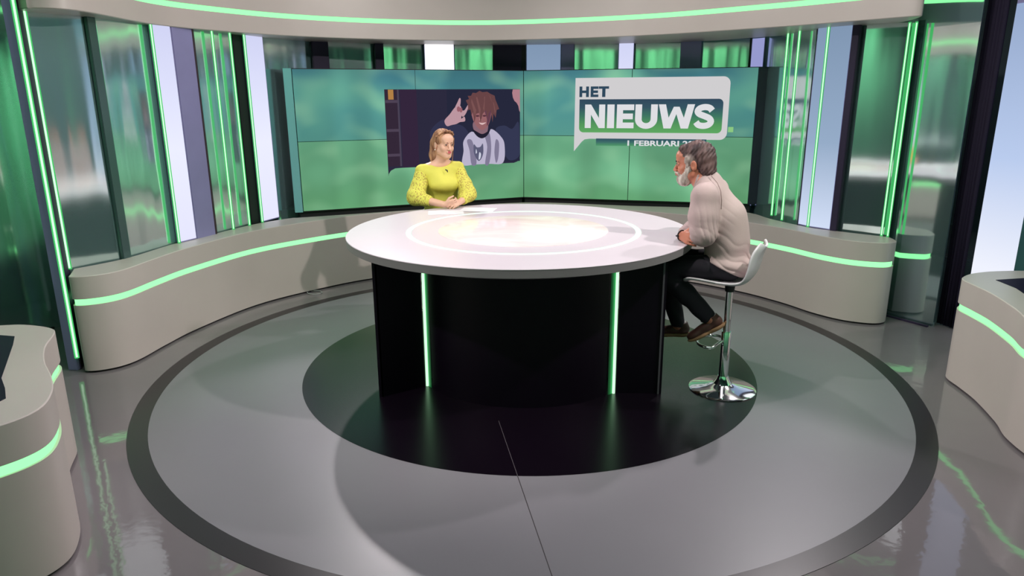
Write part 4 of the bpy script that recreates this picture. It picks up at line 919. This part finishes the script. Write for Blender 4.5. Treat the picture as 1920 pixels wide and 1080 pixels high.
    F.ell((1.452, 4.655, 1.03), (.178, .148, .18), ax, .06); F.ell((1.458, 4.637, .905), (.192, .156, .085), ax, .05); F.ell((1.50, 4.615, .875), (.172, .120, .075), ax, .03)
    F.cap(nb+Vector((.02, 0, -.02)), shL+Vector((0, 0, -.005)), .066, .072, .05); F.cap(nb+Vector((.02, 0, -.02)), shR, .066, .072, .05)
    F.cap(nb+Vector((.02, 0, -.05)), nb+Vector((.004, .002, -.004)), .090, .080, .05)
    F.chain([shL, shL.lerp(elL, .5)+Vector((0, 0, 0)), elL+Vector((0.01, .0, .018)), elL+Vector((0, .07, -.003)), wrL+Vector((0, -.02, 0))], [.080, .084, .074, .052, .044], .05)
    F.chain([shR, elR, wrR+(elR-wrR).normalized()*.06], [.074, .060, .044], .03)
    F.halfspace((1.36, 4.63, .905), (-.44, 0, -.90))
    def wr(X, Y, Z):
        s = (Y-4.68)*1.0; x = X-1.45
        g = lambda q: (1-NP.abs(NP.sin(q)))**1.6-.35
        q1 = Z*.85+x*.50+.012*NP.sin(22*Y+16*X)+.008*NP.sin(31*X-18*Z)
        f1 = .0095*NP.exp(-((Z-.90-.25*x)/.055)**2)*g(58*q1)
        f2 = .0040*NP.exp(-((Z-1.03+.45*x)/.075)**2)*g(44*(q1+.02*NP.sin(14*X)))
        arm = NP.exp(-((Z-1.19)/.10)**2)/(1+NP.exp((X-1.335)/.012))
        f3 = .0065*arm*g(85*(X+.22*Z+.25*Y)+1.2*NP.sin(12*Z))
        f4 = .0020*NP.exp(-((Z-1.24)/.10)**2-((X-1.40)/.07)**2)*g(50*(Z+.75*X))
        return f1+f2+f3+f4
    F.disp(wr)
    s_ = F.mesh('sweater', sw, t, 0)
    nd = (H.p(0, -.055, -.11)-nb).normalized(); cc = nb+nd*.062+Vector((.006, 0, 0)); u1 = nd.cross(Vector((0, 1, 0))).normalized(); u2 = nd.cross(u1)
    tube('collar', [cc+(u1*math.cos(a)+u2*math.sin(a))*.067 for a in [2*PI*i/32 for i in range(32)]], .010, sw, s_, 10, True)
    # shoulder seam
    tube('shoulder_seam', [(1.300, 4.622, 1.493), (1.330, 4.555, 1.448), (1.345, 4.520, 1.40), (1.350, 4.505, 1.34), (1.352, 4.508, 1.285)], .0028, mat('seam_thread', rgb(150, 128, 126), .9), s_, 6)
    # trousers
    F = Field((.93, 4.36, .34), (1.7, 5.06, 1.03), .0055)
    F.ell((1.455, 4.63, .885), (.166, .135, .080), ax, .03)
    F.chain([hpL, knL, knL.lerp(anL, .55), knL.lerp(anL, .93)], [.086, .080, .066, .056], .03); F.chain([hpR, knR, knR.lerp(anR, .5), knR.lerp(anR, .94)], [.086, .080, .064, .054], .03)
    F.disp(folds(.003, [(30, 20, 40, 0, 1), (-25, 30, 20, 1, .8)]))
    F.mesh('trousers', mat('black_denim', rgb(20, 15, 28), .85, bump=.1, bscale=200), t, 1)
    # shoes
    br = mat('brown_leather', rgb(84, 50, 44), .5, var=.12, vscale=18); so = mat('tan_sole', rgb(160, 122, 88), .7); sk = mat('white_sock', rgb(225, 215, 215), .8)
    for an, heel, toe, nl in ((anL, Vector((1.435, 4.555, .485)), Vector((1.245, 4.60, .365)), 1), (anR, Vector((1.275, 4.845, .318)), Vector((1.065, 4.915, .298)), 1)):
        d = (toe-heel).normalized(); sd = Vector((0, 0, 1)).cross(d).normalized(); nn = d.cross(sd).normalized(); nn = nn if nn.z > 0 else -nn
        lo = Vector(NP.minimum(NP.minimum(heel, toe), an))-Vector((.09,)*3); hi = Vector(NP.maximum(NP.maximum(heel, toe), an))+Vector((.09,)*3)
        F = Field(lo, hi, .0038)
        F.ell(heel+nn*.040+d*.03, (.036, .045, .038), (sd, d, nn), .02); F.ell(heel.lerp(toe, .45)+nn*.036, (.040, .085, .036), (sd, d, nn), .02); F.ell(heel.lerp(toe, .84)+nn*.026, (.044, .062, .030), (sd, d, nn), .02)
        F.cap(heel+nn*.06+d*.03, heel+nn*.085+d*.035, .038, .040, .02); F.halfspace(heel+nn*.012, -nn); F.halfspace(heel+nn*.092, nn)
        sh = F.mesh('shoe', br, t, 1)
        F = Field(lo, hi, .0038); F.ell(heel.lerp(toe, .80)+nn*.004, (.047, .078, .020), (sd, d, nn), .01); F.ell(heel.lerp(toe, .18)+nn*.004, (.040, .060, .024), (sd, d, nn), .02); F.cap(heel.lerp(toe, .2), heel.lerp(toe, .8), .026, .030, .02)
        F.halfspace(heel+nn*.014, nn); F.halfspace(heel-nn*.013, -nn); F.mesh('sole', so, sh)
        F = Field(an-Vector((.08,)*3), an+Vector((.08,)*3), .0038); b_ = heel+nn*.095+d*.03; F.cap(heel+nn*.07+d*.035, an.lerp(heel+nn*.09+d*.03, .3), .037, .035, .01); F.mesh('sock', sk, t, 1)
        c = heel.lerp(toe, .42)+nn*.075; tube('lace', [c+d*.02*math.cos(a)+nn*(.012+.018*math.sin(a))+sd*.01*math.sin(2*a) for a in [2*PI*i/18 for i in range(18)]], .0022, mat('lace_black', rgb(25, 20, 25), .8), sh, 6, True)
    # watch strap on the right wrist
    f = Vector((.30, -.94, -.02)).normalized(); u = Vector((0, 0, 1)); v = f.cross(u).normalized(); c = wrR+f*.004
    wt = tube('watch', [c+u*.034*math.cos(a)+v*.031*math.sin(a) for a in [2*PI*i/28 for i in range(28)]], .0052, mat('strap_black', rgb(28, 18, 24), .4), t, 8, True)
    lathe('watch_face', c-v*.033*(1 if v.x > 0 else -1), [(.012, -.004), (.013, 0), (.012, .004)], mat('watch_face', rgb(40, 36, 46), .2), wt, 16)
    return t
man()
